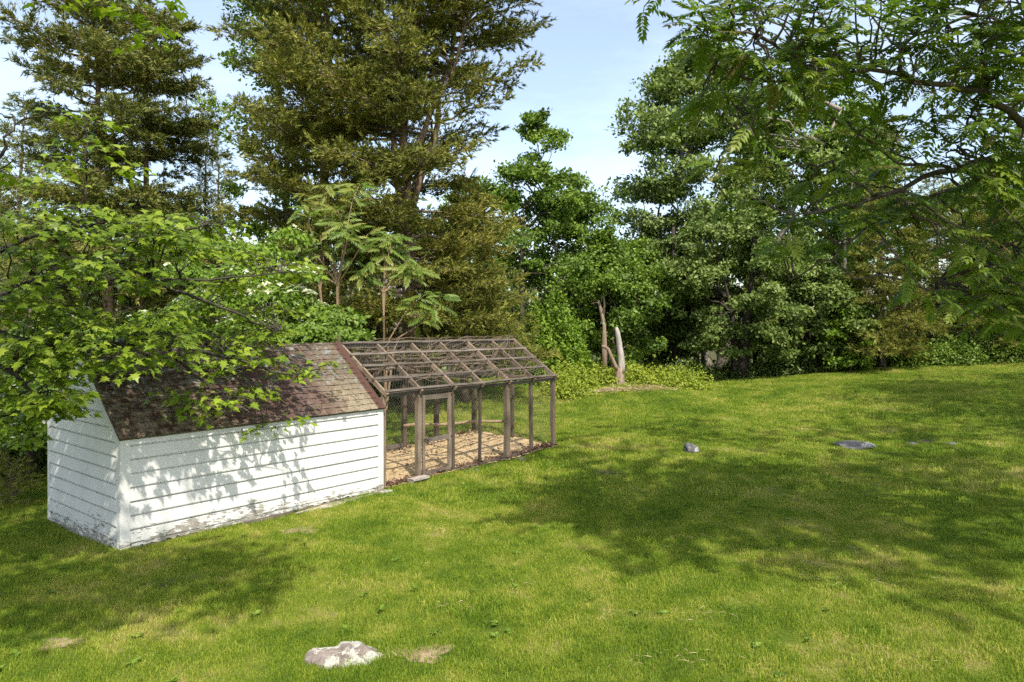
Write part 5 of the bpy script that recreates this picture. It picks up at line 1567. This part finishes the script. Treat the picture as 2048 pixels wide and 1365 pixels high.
def lawn_weeds():
    q = np.random.RandomState(71); n = 120
    y = np.sqrt(q.uniform(25, 200, n)); x = y * q.uniform(-.72, .72, n)
    lx = (x - C1[0]) * UX + (y - C1[1]) * UY; ly = -(x - C1[0]) * UY + (y - C1[1]) * UX
    k = ~((lx > -.2) & (lx < XB + .2) & (ly > -.2) & (ly < SW + .2)); x, y = x[k], y[k]; n = len(x); m = 7; i = np.repeat(np.arange(n), m)
    a = q.rand(n * m) * 6.283; ax = np.stack([np.cos(a), np.sin(a), q.uniform(.1, .5, n * m)], -1)
    p = np.stack([x[i], y[i], gz(x[i], y[i]) + .022], -1) + q.normal(0, .012, (n * m, 3)) * [1, 1, .2]
    v, f = stamp(LEAF_V * [1, 1, 1], LEAF_F, p, frames(ax, np.array([0, 0, 1.0]) + q.normal(0, .2, (n * m, 3))), q.uniform(.04, .085, n * m))
    obj("lawn_weeds", mesh("lawn_weeds", v, f, M['green'], False, {"tint": np.repeat(q.rand(n * m), 4)}), kind="stuff", label="small broad-leaved weeds dotted through the lawn", cat="weeds")
lawn_weeds()
def grass():
    q = np.random.RandomState(900)
    lib = bpy.data.collections.new("grass_patches")
    for i in range(6): lib.objects.link(bpy.data.objects.new("patch_%02d" % i, grass_patch(i, .34, 420, .040, .0042)))
    for i in range(6, 10): lib.objects.link(bpy.data.objects.new("patch_%02d" % i, grass_patch(i, .75, 480, .046, .0095)))
    P, S, I = [], [], []
    for d0, d1, cell, lo, hi in ((4.6, 12.6, .225, 0, 6), (12.4, 34.0, .44, 6, 10)):
        x, y = np.meshgrid(np.arange(-28, 28, cell), np.arange(d0, d1, cell)); x = x.ravel(); y = y.ravel()
        k = np.abs(x) < .78 * y; x, y = x[k], y[k]; n = len(x); x = x + q.uniform(-.5, .5, n) * cell; y = y + q.uniform(-.5, .5, n) * cell
        P.append(np.stack([x, y], -1)); I.append(q.randint(lo, hi, n)); S.append(q.uniform(.8, 1.2, n))
    # rank grass left standing at the foot of the shed, run and rocks
    for x, y in [(a, -.10) for a in np.arange(-.1, 9.9, .11)] + [(-.12, b) for b in np.arange(-.1, 2.6, .12)]:
        w = s2w(x + q.normal(0, .05), y + q.normal(0, .04)); P.append(np.array([[w[0], w[1]]])); I.append(np.array([q.randint(0, 6)])); S.append(np.array([q.uniform(1.0, 1.7) if q.rand() < .5 else .9]))
    for (rx, ry, r) in ROCKS:
        for a in np.arange(0, 6.28, .5): P.append(np.array([[rx + math.cos(a) * (r + .14), ry + math.sin(a) * (r + .10)]])); I.append(np.array([q.randint(0, 6)])); S.append(np.array([q.uniform(.8, 1.2)]))
    P = np.concatenate(P); I = np.concatenate(I); S = np.concatenate(S)
    tus = np.sin(P[:, 0] * 2.1 + 3 * np.sin(P[:, 1] * .9)) * np.sin(P[:, 1] * 2.7 + 2 * np.sin(P[:, 0] * .7)); S = S * (1 + .30 * np.maximum(tus, 0) ** 2) * np.where(q.rand(len(S)) < .03, 1.4, 1.0)     # lusher clumps
    lx = (P[:, 0] - C1[0]) * UX + (P[:, 1] - C1[1]) * UY; ly = -(P[:, 0] - C1[0]) * UY + (P[:, 1] - C1[1]) * UX
    mrg = np.where(I < 6, .08, .30)
    ok = ~((lx > -mrg) & (lx < XB + mrg) & (ly > -mrg) & (ly < SW + mrg))
    for (rx, ry, r) in ROCKS: ok &= np.hypot(P[:, 0] - rx, P[:, 1] - ry) > r + np.where(I < 6, .05, .25)
    for (rx, ry, r) in BARE: ok &= np.hypot(P[:, 0] - rx, P[:, 1] - ry) > r * q.uniform(.3, 1.1, len(P))
    ok &= (P[:, 1] - .10 * P[:, 0]) < 31.5
    P, I, S = P[ok], I[ok], S[ok]; n = len(P)
    me = bpy.data.meshes.new("grass"); me.vertices.add(n)
    me.vertices.foreach_set("co", np.stack([P[:, 0], P[:, 1], gz(P[:, 0], P[:, 1])], -1).astype(np.float32).ravel())
    a = me.attributes.new("pick", 'INT', 'POINT'); a.data.foreach_set("value", I.astype(np.int32))
    a = me.attributes.new("size", 'FLOAT', 'POINT'); a.data.foreach_set("value", S.astype(np.float32))
    a = me.attributes.new("turn", 'FLOAT_VECTOR', 'POINT')
    e = 0.2; dzx = (gz(P[:, 0] + e, P[:, 1]) - gz(P[:, 0] - e, P[:, 1])) / (2 * e); dzy = (gz(P[:, 0], P[:, 1] + e) - gz(P[:, 0], P[:, 1] - e)) / (2 * e)
    rot = np.stack([0 * dzx, 0 * dzx, q.rand(n) * 6.283], -1); a.data.foreach_set("vector", rot.astype(np.float32).ravel())
    me.materials.append(M['blade'])
    o = obj("grass", me, kind="stuff", label="short mown grass blades covering the lawn", cat="grass")
    ng = bpy.data.node_groups.new("grass", 'GeometryNodeTree')
    ng.interface.new_socket("Geometry", in_out='INPUT', socket_type='NodeSocketGeometry'); ng.interface.new_socket("Geometry", in_out='OUTPUT', socket_type='NodeSocketGeometry')
    N, L = ng.nodes, ng.links
    gi, go = N.new("NodeGroupInput"), N.new("NodeGroupOutput")
    ci = N.new("GeometryNodeCollectionInfo"); ci.inputs['Collection'].default_value = lib; ci.inputs['Separate Children'].default_value = True; ci.inputs['Reset Children'].default_value = True
    ip = N.new("GeometryNodeInstanceOnPoints"); ip.inputs['Pick Instance'].default_value = True
    def attr(nm, tp):
        x = N.new("GeometryNodeInputNamedAttribute"); x.data_type = tp; x.inputs['Name'].default_value = nm
        return [s for s in x.outputs if s.enabled][0]
    L.new(gi.outputs[0], ip.inputs['Points']); L.new(ci.outputs[0], ip.inputs['Instance'])
    L.new(attr("pick", 'INT'), ip.inputs['Instance Index']); L.new(attr("size", 'FLOAT'), ip.inputs['Scale'])
    er = N.new("FunctionNodeEulerToRotation"); L.new(attr("turn", 'FLOAT_VECTOR'), er.inputs[0]); L.new(er.outputs[0], ip.inputs['Rotation'])
    L.new(ip.outputs[0], go.inputs[0])
    md = o.modifiers.new("blades", 'NODES'); md.node_group = ng
grass()
